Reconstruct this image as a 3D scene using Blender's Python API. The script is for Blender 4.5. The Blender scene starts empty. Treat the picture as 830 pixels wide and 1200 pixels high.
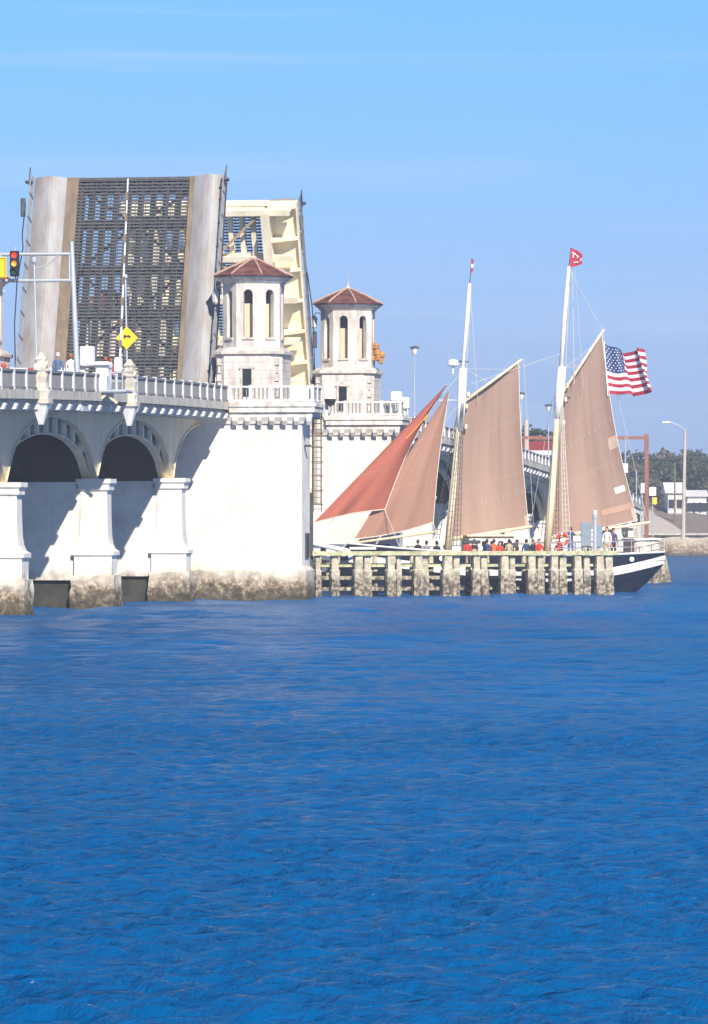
import bpy, bmesh, math, random
import numpy as np
from mathutils import Vector, Matrix
random.seed(7)
R = math.radians
scene = bpy.context.scene
COL = scene.collection

# ------------------------------------------------------------------ camera
F = 5290.0; CX = 415.0; HY = 618.0; H = 3.8        # focal length and horizon in photo pixels, eye height in metres
cam_d = bpy.data.cameras.new("camera"); cam = bpy.data.objects.new("camera", cam_d); COL.objects.link(cam)
cam.location = (0, 0, H); cam.rotation_euler = (R(90), 0, 0)
cam_d.sensor_fit = 'HORIZONTAL'; cam_d.sensor_width = 36; cam_d.lens = 36*F/830
cam_d.shift_y = (HY-600)/830.0
cam_d.clip_start = 0.5; cam_d.clip_end = 30000
scene.camera = cam

# ------------------------------------------------------------------ sky, sun, exposure
TH = R(9.5)                                         # bridge axis against the view axis
ax, ay = math.sin(TH), math.cos(TH)
SUN_EL = R(36)
sr, sp = 0.36, 0.80                                  # towards the right of the bridge, towards the camera
l_ = math.hypot(sr, sp); sr, sp = sr/l_*math.cos(SUN_EL), sp/l_*math.cos(SUN_EL)
sdir = Vector((sr*ay - sp*ax, -sr*ax - sp*ay, math.sin(SUN_EL)))
sun_d = bpy.data.lights.new("sun", 'SUN'); sun = bpy.data.objects.new("sun", sun_d); COL.objects.link(sun)
sun_d.energy = 4.6; sun_d.angle = R(0.5); sun_d.color = (1.0, 0.93, 0.82)
sun.rotation_euler = sdir.to_track_quat('Z', 'Y').to_euler()
sun.location = (0, 0, 60)
SKY = ((.27,.36,.80,1),(.36,.45,.76,1),(.33,.56,.76,1),(.22,.42,.72,1))   # blue of a clear dry day, from the horizon up
world = bpy.data.worlds.new("World"); scene.world = world; world.use_nodes = True
nt = world.node_tree; nt.nodes.clear()
wo = nt.nodes.new('ShaderNodeOutputWorld'); bg = nt.nodes.new('ShaderNodeBackground')
sky = nt.nodes.new('ShaderNodeTexSky'); sky.sky_type = 'NISHITA'; sky.sun_disc = False
sky.sun_elevation = SUN_EL; sky.sun_rotation = math.atan2(sdir.x, sdir.y)
sky.air_density = 1.0; sky.dust_density = 0.15; sky.ozone_density = 4.0; sky.altitude = 0
tint = nt.nodes.new('ShaderNodeMixRGB'); tint.blend_type = 'MULTIPLY'; tint.inputs[0].default_value = 1
nt.links.new(sky.outputs[0], tint.inputs[1])
tcs = nt.nodes.new('ShaderNodeTexCoord'); sxs = nt.nodes.new('ShaderNodeSeparateXYZ'); rmp = nt.nodes.new('ShaderNodeValToRGB')
nt.links.new(tcs.outputs['Generated'], sxs.inputs[0]); nt.links.new(sxs.outputs['Z'], rmp.inputs[0])
el_ = rmp.color_ramp.elements; el_[0].position = 0.0; el_[0].color = SKY[0]; el_[1].position = .30; el_[1].color = SKY[3]
for p_, c_ in ((.05, SKY[1]), (.117, SKY[2])): e_ = el_.new(p_); e_.color = c_
nt.links.new(rmp.outputs[0], tint.inputs[2])
# thin streaks of high cloud
tc = nt.nodes.new('ShaderNodeTexCoord'); mp = nt.nodes.new('ShaderNodeMapping'); mp.inputs['Scale'].default_value = (5, 5, 120)
mp.inputs['Rotation'].default_value = (0, R(0.6), 0)
nz = nt.nodes.new('ShaderNodeTexNoise'); nz.inputs['Scale'].default_value = 1.3; nz.inputs['Detail'].default_value = 5
rp = nt.nodes.new('ShaderNodeValToRGB'); rp.color_ramp.elements[0].position = 0.56; rp.color_ramp.elements[1].position = 0.85
rp.color_ramp.elements[1].color = (0.6, 0.6, 0.6, 1)
mx = nt.nodes.new('ShaderNodeMixRGB'); mx.inputs[2].default_value = (3.6, 4.6, 6.4, 1)
nt.links.new(tc.outputs['Generated'], mp.inputs[0]); nt.links.new(mp.outputs[0], nz.inputs[0]); nt.links.new(nz.outputs[0], rp.inputs[0])
nt.links.new(rp.outputs[0], mx.inputs[0]); nt.links.new(tint.outputs[0], mx.inputs[1])
nt.links.new(mx.outputs[0], bg.inputs[0]); bg.inputs[1].default_value = 0.10
nt.links.new(bg.outputs[0], wo.inputs[0])
scene.view_settings.view_transform = 'Standard'; scene.view_settings.look = 'None'
scene.view_settings.exposure = 0.75; scene.view_settings.gamma = 1.0
scene.view_settings.use_curve_mapping = False
try:
    scene.cycles.volume_step_rate = 1.0; scene.cycles.max_bounces = 6; scene.cycles.volume_bounces = 0
    scene.cycles.transparent_max_bounces = 12
except Exception: pass

# ------------------------------------------------------------------ mesh builder
class MB:
    def __init__(s): s.v = []; s.f = []; s.m = []; s.mi = 0; s.uv = None
    def quadmesh(s, vs, fs):
        b = len(s.v); s.v += [tuple(p) for p in vs]
        for f in fs: s.f.append([b+i for i in f]); s.m.append(s.mi)
        return s
    def box(s, x0, x1, y0, y1, z0, z1):
        return s.hexa([(x0,y0,z0),(x1,y0,z0),(x1,y1,z0),(x0,y1,z0),(x0,y0,z1),(x1,y0,z1),(x1,y1,z1),(x0,y1,z1)])
    def hexa(s, p):
        return s.quadmesh(p, [(0,3,2,1),(4,5,6,7),(0,1,5,4),(1,2,6,5),(2,3,7,6),(3,0,4,7)])
    def bevbox(s, x0, x1, y0, y1, z0, z1, b=0.03):
        p = lambda z, e: [(x0+b-e*0+0*e, y0, z) for _ in ()]
        ring = lambda z, i: [(x0+b+i,y0+i,z),(x1-b-i,y0+i,z),(x1-i,y0+b+i,z),(x1-i,y1-b-i,z),(x1-b-i,y1-i,z),(x0+b+i,y1-i,z),(x0+i,y1-b-i,z),(x0+i,y0+b+i,z)]
        return s.loft([ring(z0, b*.7), ring(z0+b, 0), ring(z1-b, 0), ring(z1, b*.7)])
    def loft(s, rings, cap=True):
        n = len(rings[0]); vs = [p for r in rings for p in r]; fs = []
        for k in range(len(rings)-1):
            for i in range(n):
                j = (i+1) % n; fs.append((k*n+i, k*n+j, (k+1)*n+j, (k+1)*n+i))
        if cap: fs.append(tuple(range(n-1, -1, -1))); fs.append(tuple((len(rings)-1)*n+i for i in range(n)))
        return s.quadmesh(vs, fs)
    def prism(s, poly, z0, z1):
        return s.loft([[(x, y, z0) for x, y in poly], [(x, y, z1) for x, y in poly]])
    def tube(s, pts, r, n=8, cap=True):
        pts = [Vector(p) for p in pts]
        if not hasattr(r, '__len__'): r = [r]*len(pts)
        rings = []
        for i, p in enumerate(pts):
            d = (pts[min(i+1, len(pts)-1)] - pts[max(i-1, 0)]).normalized()
            up = Vector((0,0,1)) if abs(d.z) < .9 else Vector((1,0,0))
            e1 = d.cross(up).normalized(); e2 = d.cross(e1)
            rings.append([tuple(p + e1*math.cos(2*math.pi*k/n)*r[i] + e2*math.sin(2*math.pi*k/n)*r[i]) for k in range(n)])
        return s.loft(rings, cap)
    def lathe(s, prof, cx=0, cy=0, n=12, ph=0.0):
        return s.loft([[(cx+r*math.cos(ph+2*math.pi*k/n), cy+r*math.sin(ph+2*math.pi*k/n), z) for k in range(n)] for r, z in prof])
    def beam(s, p, q, wd, ht):
        p = Vector(p); q = Vector(q); d = (q-p).normalized()
        up = Vector((0,0,1)) if abs(d.z) < .95 else Vector((1,0,0))
        e1 = d.cross(up).normalized()*wd/2; e2 = e1.cross(d).normalized()*ht/2
        return s.hexa([p-e1-e2, p+e1-e2, p+e1+e2, p-e1+e2, q-e1-e2, q+e1-e2, q+e1+e2, q-e1+e2])
    def build(s, name, mats, parent=None, smooth=False, recalc=True, loc=None):
        me = bpy.data.meshes.new(name)
        me.from_pydata(s.v, [], s.f)
        if not isinstance(mats, (list, tuple)): mats = [mats]
        for m in mats: me.materials.append(m)
        if len(mats) > 1: me.polygons.foreach_set('material_index', s.m)
        if s.uv:
            ul = me.uv_layers.new(name='UVMap')
            for lp in me.loops: ul.data[lp.index].uv = s.uv[lp.vertex_index]
        if recalc:
            bm = bmesh.new(); bm.from_mesh(me); bmesh.ops.recalc_face_normals(bm, faces=bm.faces); bm.to_mesh(me); bm.free()
        if smooth: me.polygons.foreach_set('use_smooth', [True]*len(me.polygons))
        me.update()
        o = bpy.data.objects.new(name, me); COL.objects.link(o)
        if parent: o.parent = parent
        if loc: o.location = loc
        return o

def tag(o, label, cat, group=None):
    o['label'] = label; o['category'] = cat
    if group: o['group'] = group
    return o
def thing(name, label, cat, loc=(0,0,0), rz=0.0, group=None):
    o = bpy.data.objects.new(name, None); COL.objects.link(o); o.empty_display_size = .3
    o.location = loc; o.rotation_euler = (0, 0, rz)
    return tag(o, label, cat, group)
def dup_part(o, parent, loc=None):
    c = o.copy(); COL.objects.link(c); c.parent = parent
    if loc: c.location = loc
    return c
def dup(root, loc, rz=None, label=None, group=None):
    r = root.copy(); COL.objects.link(r); r.location = loc
    if rz is not None: r.rotation_euler = (0, 0, rz)
    if label: r['label'] = label
    if group: r['group'] = group
    for ch in list(root.children):
        c = ch.copy(); COL.objects.link(c); c.parent = r
        for g in list(ch.children):
            d = g.copy(); COL.objects.link(d); d.parent = c
    return r
def struct(o): o['kind'] = 'structure'; return o

# ------------------------------------------------------------------ frames of reference
def P(px, py, Y):                                   # a photo point at a known distance
    return Vector(((px-CX)/F*Y, Y, H-(py-HY)/F*Y))
OX, OY = -7.42, 235.0
RZ = math.pi/2 - TH
def BW(u, w, z=0.0): return Vector((OX + ax*u - ay*w, OY + ay*u + ax*w, z))   # bridge frame: u along, w to the left
def BL(px, py, w):                                  # where a sight line meets the plane w of the bridge
    k = (px-CX)/F
    u = (k*(OY+ax*w) - OX + ay*w)/(ax - ay*k)
    Y = OY + ay*u + ax*w
    return u, H-(py-HY)/F*Y
def BU(px, py, u):                                  # where a sight line meets the plane u of the bridge
    k = (px-CX)/F
    w = (OX + ax*u - k*(OY+ay*u))/(ay + k*ax)
    Y = OY + ay*u + ax*w
    return w, H-(py-HY)/F*Y
W = 11.5
def zd(u): return 10.36 - (0.000188 if u < 18.7 else 0.00012)*(u-18.7)**2

# ------------------------------------------------------------------ materials
def new_mat(name):
    m = bpy.data.materials.new(name); m.use_nodes = True
    return m, m.node_tree, m.node_tree.nodes['Principled BSDF']
def mat(name, col, rough=.7, metal=0.0, var=.25, scale=3.0, stretch=(1,1,1), bump=.15, spec=.3, bscale=None, col2=None, det=5):
    m, t, b = new_mat(name)
    b.inputs['Roughness'].default_value = rough; b.inputs['Metallic'].default_value = metal
    b.inputs['Specular IOR Level'].default_value = spec
    tc = t.nodes.new('ShaderNodeNewGeometry'); mp = t.nodes.new('ShaderNodeMapping'); mp.inputs['Scale'].default_value = stretch
    n = t.nodes.new('ShaderNodeTexNoise'); n.inputs['Scale'].default_value = scale; n.inputs['Detail'].default_value = det; n.inputs['Roughness'].default_value = .65
    r = t.nodes.new('ShaderNodeValToRGB')
    c2 = col2 if col2 else tuple(c*(1-var) for c in col)
    r.color_ramp.elements[0].position = .32; r.color_ramp.elements[1].position = .62
    r.color_ramp.elements[0].color = (*c2, 1); r.color_ramp.elements[1].color = (*col, 1)
    t.links.new(tc.outputs['Position'], mp.inputs[0]); t.links.new(mp.outputs[0], n.inputs[0]); t.links.new(n.outputs[0], r.inputs[0])
    t.links.new(r.outputs[0], b.inputs['Base Color'])
    if bump:
        bp = t.nodes.new('ShaderNodeBump'); bp.inputs['Strength'].default_value = bump; bp.inputs['Distance'].default_value = .05
        t.links.new(n.outputs[0], bp.inputs['Height']); t.links.new(bp.outputs[0], b.inputs['Normal'])
    return m
def plain(name, col, rough=.5, metal=0.0):
    m, t, b = new_mat(name); b.inputs['Base Color'].default_value = (*col, 1); b.inputs['Roughness'].default_value = rough; b.inputs['Metallic'].default_value = metal
    return m
def concrete(name, col, grime=(.24,.18,.125), tide=1.7, streak=.5, amount=1.0):
    # painted concrete: blotches, rain streaks, and the brown barnacled tide band by height
    m, t, b = new_mat(name); N = t.nodes.new; L = t.links.new
    b.inputs['Roughness'].default_value = .85; b.inputs['Specular IOR Level'].default_value = .2
    g = N('ShaderNodeNewGeometry')
    n1 = N('ShaderNodeTexNoise'); n1.inputs['Scale'].default_value = .55; n1.inputs['Detail'].default_value = 7; n1.inputs['Roughness'].default_value = .7
    L(g.outputs['Position'], n1.inputs[0])
    r1 = N('ShaderNodeValToRGB'); r1.color_ramp.elements[0].position = .30; r1.color_ramp.elements[1].position = .55
    r1.color_ramp.elements[0].color = (*[c*(1-.28*amount) for c in col], 1); r1.color_ramp.elements[1].color = (*col, 1)
    L(n1.outputs[0], r1.inputs[0])
    mp = N('ShaderNodeMapping'); mp.inputs['Scale'].default_value = (2.6, 2.6, .22)
    n2 = N('ShaderNodeTexNoise'); n2.inputs['Scale'].default_value = 1.0; n2.inputs['Detail'].default_value = 6
    L(g.outputs['Position'], mp.inputs[0]); L(mp.outputs[0], n2.inputs[0])
    r2 = N('ShaderNodeValToRGB'); r2.color_ramp.elements[0].position = .55; r2.color_ramp.elements[1].position = .78
    r2.color_ramp.elements[0].color = (0,0,0,1); r2.color_ramp.elements[1].color = (streak,)*3 + (1,)
    L(n2.outputs[0], r2.inputs[0])
    m1 = N('ShaderNodeMixRGB'); m1.inputs[2].default_value = (.36,.31,.26,1)
    L(r2.outputs[0], m1.inputs[0]); L(r1.outputs[0], m1.inputs[1])
    # tide band
    sx = N('ShaderNodeSeparateXYZ'); L(g.outputs['Position'], sx.inputs[0])
    n3 = N('ShaderNodeTexNoise'); n3.inputs['Scale'].default_value = 1.1; n3.inputs['Detail'].default_value = 6; L(g.outputs['Position'], n3.inputs[0])
    ma = N('ShaderNodeMath'); ma.operation = 'MULTIPLY_ADD'; ma.inputs[1].default_value = 1.6; L(n3.outputs[0], ma.inputs[0]); L(sx.outputs['Z'], ma.inputs[2])
    mr = N('ShaderNodeMapRange'); mr.inputs['From Min'].default_value = tide+.50; mr.inputs['From Max'].default_value = tide+1.25
    mr.inputs['To Min'].default_value = 1; mr.inputs['To Max'].default_value = 0; L(ma.outputs[0], mr.inputs['Value'])
    n4 = N('ShaderNodeTexNoise'); n4.inputs['Scale'].default_value = 3.2; n4.inputs['Detail'].default_value = 8; n4.inputs['Roughness'].default_value = .75; L(g.outputs['Position'], n4.inputs[0])
    r4 = N('ShaderNodeValToRGB'); e = r4.color_ramp.elements; e[0].position = .34; e[0].color = (.045,.038,.028,1); e[1].position = .66; e[1].color = (.72,.60,.44,1)
    e2 = r4.color_ramp.elements.new(.5); e2.color = (*grime, 1)
    L(n4.outputs[0], r4.inputs[0])
    m2 = N('ShaderNodeMixRGB'); L(mr.outputs[0], m2.inputs[0]); L(m1.outputs[0], m2.inputs[1]); L(r4.outputs[0], m2.inputs[2])
    # dark wet foot
    mr2 = N('ShaderNodeMapRange'); mr2.inputs['From Min'].default_value = .95; mr2.inputs['From Max'].default_value = 1.7
    mr2.inputs['To Min'].default_value = .8; mr2.inputs['To Max'].default_value = 0; L(ma.outputs[0], mr2.inputs['Value'])
    m3 = N('ShaderNodeMixRGB'); m3.inputs[2].default_value = (.045,.04,.025,1); L(mr2.outputs[0], m3.inputs[0]); L(m2.outputs[0], m3.inputs[1])
    L(m3.outputs[0], b.inputs['Base Color'])
    bp = N('ShaderNodeBump'); bp.inputs['Distance'].default_value = .12; L(mr.outputs[0], bp.inputs['Strength']); L(n4.outputs[0], bp.inputs['Height']); L(bp.outputs[0], b.inputs['Normal'])
    return m
M = {}
M['conc'] = concrete('white_painted_concrete', (.78,.73,.65), tide=1.3, streak=.35)
M['conc_base'] = concrete('stained_footing_concrete', (.66,.60,.50), tide=1.15, streak=.6)
M['plat'] = mat('weathered_white_concrete', (.74,.70,.63), .9, scale=2.2, stretch=(1,1,.6), col2=(.40,.36,.31), bump=.2)
M['conc_old'] = mat('weathered_concrete', (.60,.55,.47), .9, var=.4, scale=1.6, stretch=(1.5,1.5,.6), bump=.3)
M['tower'] = mat('tower_stucco', (.70,.64,.575), .85, scale=1.3, stretch=(1.8,1.8,.45), col2=(.40,.355,.32), bump=.12)
M['tower_trim'] = mat('tower_trim_stucco', (.62,.56,.50), .85, scale=2.2, col2=(.36,.32,.28), bump=.2)
M['inner'] = mat('cream_inner_wall', (.62,.54,.38), .85, var=.15)
M['beige'] = mat('beige_painted_steel', (.74,.60,.40), .6, var=.2, scale=1.0, stretch=(1,1,.4), bump=.05)
M['bluegrey'] = mat('blue_grey_painted_steel', (.16,.24,.27), .6, var=.35, scale=1.5, stretch=(1,1,.4), bump=.05)
M['cream'] = mat('cream_painted_steel', (.86,.79,.60), .6, scale=1.0, stretch=(1,1,.5), col2=(.70,.58,.40), bump=.05)
M['cream_panel'] = mat('pale_yellow_panel', (.88,.82,.62), .6, scale=.8, col2=(.80,.70,.48), bump=.05)
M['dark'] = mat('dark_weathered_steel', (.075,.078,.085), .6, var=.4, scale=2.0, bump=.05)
M['dark2'] = mat('rusty_dark_steel', (.14,.105,.085), .7, var=.5, scale=1.4, stretch=(1,1,.5), bump=.05)
M['walk'] = mat('sidewalk_steel_plate', (.30,.295,.30), .5, scale=.8, stretch=(1.9,1.9,.07), col2=(.215,.18,.155), bump=.03)
M['kerb'] = mat('brown_kerb_plate', (.22,.165,.11), .7, var=.4, scale=1.2, stretch=(1.5,1.5,.4), bump=.08)
M['rail'] = mat('white_painted_rail', (.74,.72,.70), .55, var=.2, scale=2, bump=.03)
M['balu'] = mat('grey_baluster', (.22,.22,.235), .6, var=.2, scale=2, bump=.03)
M['galv'] = mat('galvanised_steel', (.50,.53,.56), .45, metal=.3, var=.15, scale=2, bump=.02)
M['asphalt'] = mat('asphalt', (.055,.055,.055), .9, var=.3, scale=6)
M['white'] = mat('white_paint', (.82,.82,.80), .5, var=.06, scale=2, bump=.0)
M['white_dirty'] = mat('dirty_white_paint', (.72,.70,.66), .6, var=.25, scale=2, bump=.03)
M['red'] = plain('red_paint', (.55,.04,.02), .5)
M['black'] = plain('black_paint', (.015,.015,.017), .45)
M['yellow'] = plain('yellow_sign_paint', (.90,.52,.01), .5)
M['shade_dark'] = mat('shade_dark_steel', (.05,.05,.055), .8, var=.3)  # dark tone that paints in the shade under the deck
M['stiff'] = mat('cream_stiffener_paint', (.80,.72,.56), .6, var=.15)
M['shade_base'] = mat('painted_shade_concrete', (.055,.05,.038), .8, scale=1.6, col2=(.02,.02,.017), bump=.3)  # waterline shadow painted into the colour of the pier wall foot
M['glass'] = plain('dark_opening', (.02,.022,.025), .3)
def tile_mat():
    m, t, b = new_mat('red_roof_tiles'); N = t.nodes.new; L = t.links.new
    tcn = N('ShaderNodeTexCoord'); w = N('ShaderNodeTexWave'); w.wave_type = 'RINGS'; w.rings_direction = 'SPHERICAL'; w.inputs['Scale'].default_value = 1.5; w.inputs['Distortion'].default_value = .6
    n = N('ShaderNodeTexNoise'); n.inputs['Scale'].default_value = 2.4; n.inputs['Detail'].default_value = 6
    L(tcn.outputs['Object'], w.inputs[0]); L(tcn.outputs['Object'], n.inputs[0])
    r = N('ShaderNodeValToRGB'); r.color_ramp.elements[0].position = .3; r.color_ramp.elements[0].color = (.05,.017,.014,1); r.color_ramp.elements[1].position = .72; r.color_ramp.elements[1].color = (.20,.07,.05,1)
    L(n.outputs[0], r.inputs[0]); L(r.outputs[0], b.inputs['Base Color'])
    bp = N('ShaderNodeBump'); bp.inputs['Strength'].default_value = .8; bp.inputs['Distance'].default_value = .08; L(w.outputs['Fac'], bp.inputs['Height']); L(bp.outputs[0], b.inputs['Normal'])
    b.inputs['Roughness'].default_value = .75
    return m
M['tile'] = tile_mat()
def timber(name, col, dk):
    m, t, b = new_mat(name); N = t.nodes.new; L = t.links.new
    g = N('ShaderNodeNewGeometry'); n = N('ShaderNodeTexNoise'); n.inputs['Scale'].default_value = 2.6; n.inputs['Detail'].default_value = 8; n.inputs['Roughness'].default_value = .72
    L(g.outputs['Position'], n.inputs[0])
    r = N('ShaderNodeValToRGB'); r.color_ramp.elements[0].position = .36; r.color_ramp.elements[0].color = (*dk,1); r.color_ramp.elements[1].position = .60; r.color_ramp.elements[1].color = (*col,1); L(n.outputs[0], r.inputs[0])
    sx = N('ShaderNodeSeparateXYZ'); L(g.outputs['Position'], sx.inputs[0])
    ma = N('ShaderNodeMath'); ma.operation = 'MULTIPLY_ADD'; ma.inputs[1].default_value = 1.2; L(n.outputs[0], ma.inputs[0]); L(sx.outputs['Z'], ma.inputs[2])
    mr = N('ShaderNodeMapRange'); mr.inputs['From Min'].default_value = 1.5; mr.inputs['From Max'].default_value = 2.0; mr.inputs['To Min'].default_value = 1; mr.inputs['To Max'].default_value = 0; L(ma.outputs[0], mr.inputs['Value'])
    v = N('ShaderNodeTexNoise'); v.inputs['Scale'].default_value = 5; v.inputs['Detail'].default_value = 6; L(g.outputs['Position'], v.inputs[0])
    r2 = N('ShaderNodeValToRGB'); r2.color_ramp.elements[0].position = .42; r2.color_ramp.elements[0].color = (.09,.07,.05,1); r2.color_ramp.elements[1].position = .66; r2.color_ramp.elements[1].color = (.46,.39,.29,1); L(v.outputs[0], r2.inputs[0])
    mx = N('ShaderNodeMixRGB'); L(mr.outputs[0], mx.inputs[0]); L(r.outputs[0], mx.inputs[1]); L(r2.outputs[0], mx.inputs[2]); L(mx.outputs[0], b.inputs['Base Color'])
    bp = N('ShaderNodeBump'); bp.inputs['Strength'].default_value = .7; bp.inputs['Distance'].default_value = .1; L(v.outputs[0], bp.inputs['Height']); L(bp.outputs[0], b.inputs['Normal'])
    b.inputs['Roughness'].default_value = .9
    return m
M['pile'] = timber('weathered_timber_pile', (.56,.50,.38), (.31,.27,.19))
M['wale'] = timber('green_stained_timber', (.56,.54,.34), (.30,.29,.16))

# ------------------------------------------------------------------ water, land, road
WREF = .58
def water():
    m, t, b = new_mat('water'); N = t.nodes.new; L = t.links.new
    t.nodes.remove(b)
    g = N('ShaderNodeNewGeometry')
    def nz(sc, st, det=4, dist=0.0, ro=.55):
        mp = N('ShaderNodeMapping'); mp.inputs['Scale'].default_value = st
        n = N('ShaderNodeTexNoise'); n.inputs['Scale'].default_value = sc; n.inputs['Detail'].default_value = det; n.inputs['Distortion'].default_value = dist; n.inputs['Roughness'].default_value = ro
        L(g.outputs['Position'], mp.inputs[0]); L(mp.outputs[0], n.inputs[0]); return n
    a = nz(4.0, (1.0, .8, 1), 5, .4, .65); c = nz(1.3, (1, .8, 1), 3); d = nz(.03, (.5, .22, 1), 4)
    r = N('ShaderNodeValToRGB'); r.color_ramp.elements[0].position = .35; r.color_ramp.elements[0].color = (.0001,.068,.200,1); r.color_ramp.elements[1].position = .7; r.color_ramp.elements[1].color = (.0002,.122,.35,1)
    L(d.outputs[0], r.inputs[0])
    mi = N('ShaderNodeMath'); mi.operation = 'MULTIPLY_ADD'; mi.inputs[1].default_value = 2.0; L(c.outputs[0], mi.inputs[0]); L(a.outputs[0], mi.inputs[2])
    e = nz(.045, (.28, 1.3, 1), 5, .5); r2 = N('ShaderNodeMapRange'); r2.inputs['From Min'].default_value = .35; r2.inputs['From Max'].default_value = .65; r2.inputs['To Min'].default_value = .65; r2.inputs['To Max'].default_value = 1.0
    L(e.outputs[0], r2.inputs['Value'])
    bp = N('ShaderNodeBump'); bp.inputs['Distance'].default_value = .16
    L(r2.outputs[0], bp.inputs['Strength']); L(mi.outputs[0], bp.inputs['Height'])
    # upwelling colour of the water body under a rough surface whose mean reflectance is far below that of a flat one
    df = N('ShaderNodeBsdfDiffuse'); L(r.outputs[0], df.inputs['Color']); L(bp.outputs[0], df.inputs['Normal'])
    gl = N('ShaderNodeBsdfGlossy'); gl.inputs['Roughness'].default_value = .07; L(bp.outputs[0], gl.inputs['Normal'])
    fr = N('ShaderNodeFresnel'); fr.inputs['IOR'].default_value = 1.33; L(bp.outputs[0], fr.inputs['Normal'])
    mr = N('ShaderNodeMapRange'); mr.inputs['From Min'].default_value = .02; mr.inputs['From Max'].default_value = 1.0; mr.inputs['To Min'].default_value = .01; mr.inputs['To Max'].default_value = WREF
    L(fr.outputs[0], mr.inputs['Value'])
    ms = N('ShaderNodeMixShader'); L(mr.outputs[0], ms.inputs[0]); L(df.outputs[0], ms.inputs[1]); L(gl.outputs[0], ms.inputs[2])
    L(ms.outputs[0], t.nodes['Material Output'].inputs[0])
    # one sheet, finely divided where the ripples are near enough to see, moved by a sum of small waves
    rs = np.random.RandomState(4)
    ys = [26.0]
    while ys[-1] < 640: ys.append(ys[-1]*(1.0020 if ys[-1] < 130 else 1.0026 if ys[-1] < 320 else 1.006))
    ys = np.array([-200, -50, 10] + ys + [900, 1500, 3000, 6000, 12000], dtype=float)
    xs = [0.0]; d_ = .055
    while xs[-1] < 70: xs.append(xs[-1]+d_); d_ = .055 + max(0, xs[-1]-5)*.014
    xs = np.array(xs); xs = np.concatenate([[-6000,-1500,-400], -xs[::-1], xs[1:], [400,1500,6000]])
    X, Y = np.meshgrid(xs, ys); Z = np.zeros_like(X)
    dy = np.gradient(ys)[:, None]*np.ones_like(X); dx = np.gradient(xs)[None, :]*np.ones_like(X); cell = np.maximum(dy, dx)
    gust = .85+.24*np.sin(X*.11+Y*.045+1)*np.sin(Y*.06-X*.03)+.16*np.sin(Y*.17+X*.05)+.12*np.sin(Y*.41-X*.13+2*np.sin(X*.2))
    N_ = 120; far_ = np.clip((Y-80)/90, 0, 1)
    for k in range(N_):
        lam = .19*(2.0/.19)**(k/(N_-32)) if k < N_-32 else rs.uniform(2.0, 5.5)
        th = rs.normal(math.pi/2-.35, .55); kk = 2*math.pi/lam
        amp = (.080 if lam < .6 else .040 if lam < .9 else .015 if k < N_-32 else (.006+.026*far_))/kk
        fade = np.clip((lam/cell-2.4)/1.6, 0, 1)
        a1, a2 = rs.rand()*.5/lam**.5, rs.rand()*.35/lam**.5
        Z += amp*fade*np.sin(kk*(np.cos(th)*X+np.sin(th)*Y)+rs.rand()*6.28 + 1.3*np.sin(X*a1+Y*a2*.6+rs.rand()*6) + 1.1*np.sin(Y*a2-X*a1*.4))
    Z *= gust*np.clip((Y-26)/4, 0, 1)*np.clip((640-Y)/60, 0, 1)*np.clip((70-abs(X))/8, 0, 1)
    ny, nx = X.shape
    me = bpy.data.meshes.new('water'); co = np.stack([X, Y, Z], -1).reshape(-1, 3).astype(np.float32)
    idx = np.arange(ny*nx).reshape(ny, nx); q = np.stack([idx[:-1,:-1], idx[:-1,1:], idx[1:,1:], idx[1:,:-1]], -1).reshape(-1).astype(np.int32)
    me.vertices.add(len(co)); me.vertices.foreach_set('co', co.ravel()); me.loops.add(len(q)); me.loops.foreach_set('vertex_index', q)
    me.polygons.add(len(q)//4); me.polygons.foreach_set('loop_start', np.arange(0, len(q), 4, dtype=np.int32)); me.polygons.foreach_set('use_smooth', np.ones(len(q)//4, dtype=bool))
    me.update(calc_edges=True); me.validate(); me.materials.append(m)
    o = bpy.data.objects.new('water', me); COL.objects.link(o); return struct(o)
water()
M['land'] = mat('land_grass_and_soil', (.10,.11,.05), .95, scale=.15, col2=(.16,.13,.09))
M['rubble'] = concrete('rubble_shore', (.42,.37,.28), tide=1.6, streak=.5)
lp = [P(-4000,0,445).xy, P(746,0,445).xy, P(768,0,610).xy, P(2600,0,610).xy, Vector((4000,9000)), Vector((-6000,9000))]
struct(MB().prism([(p.x, p.y) for p in lp], -.5, 2.3).build('ground', M['land']))
def seawall():
    mb = MB(); pts = []
    for i in range(60):
        t = i/59; x = P(748,0,0).x
        a_ = Vector((P(744,0,606).x + t*75, 606 - .2*math.sin(i*1.7), 0))
        j = lambda s: random.uniform(-s, s)
        pts.append([(a_.x, a_.y-2.6+j(.5), -.4), (a_.x+j(.2), a_.y-1.5+j(.5), .6+j(.3)), (a_.x, a_.y-.5+j(.3), 1.5+j(.2)), (a_.x, a_.y-.2, 2.0), (a_.x, a_.y+.1, 2.75), (a_.x, a_.y+1.2, 2.75), (a_.x, a_.y+1.3, -.4)])
    mb.loft(pts)
    t = thing('seawall', 'low weathered concrete seawall with barnacled rubble foot on the far shore', 'seawall', (0,0,0))
    mb.build('rubble_face', M['rubble'], t)
    MB().box(P(744,0,606).x, P(744,0,606).x+75, 605.6, 607.4, 2.76, 3.0).build('coping', M['conc_old'], t)
    # the nearer shore wall under the bridge end
    t2 = thing('seawall', 'pale seawall at the far bridge end, mostly behind the schooner', 'seawall', (0,0,0))
    x0, x1 = P(-900,0,444).x, P(747,0,444).x
    MB().box(x0, x1, 443.6, 444.98, -.3, 2.5).build('wall_face', M['rubble'], t2)
    MB().box(x0, x1+.1, 443.4, 445.2, 2.51, 2.8).build('coping', M['conc_old'], t2)
seawall()
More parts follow.
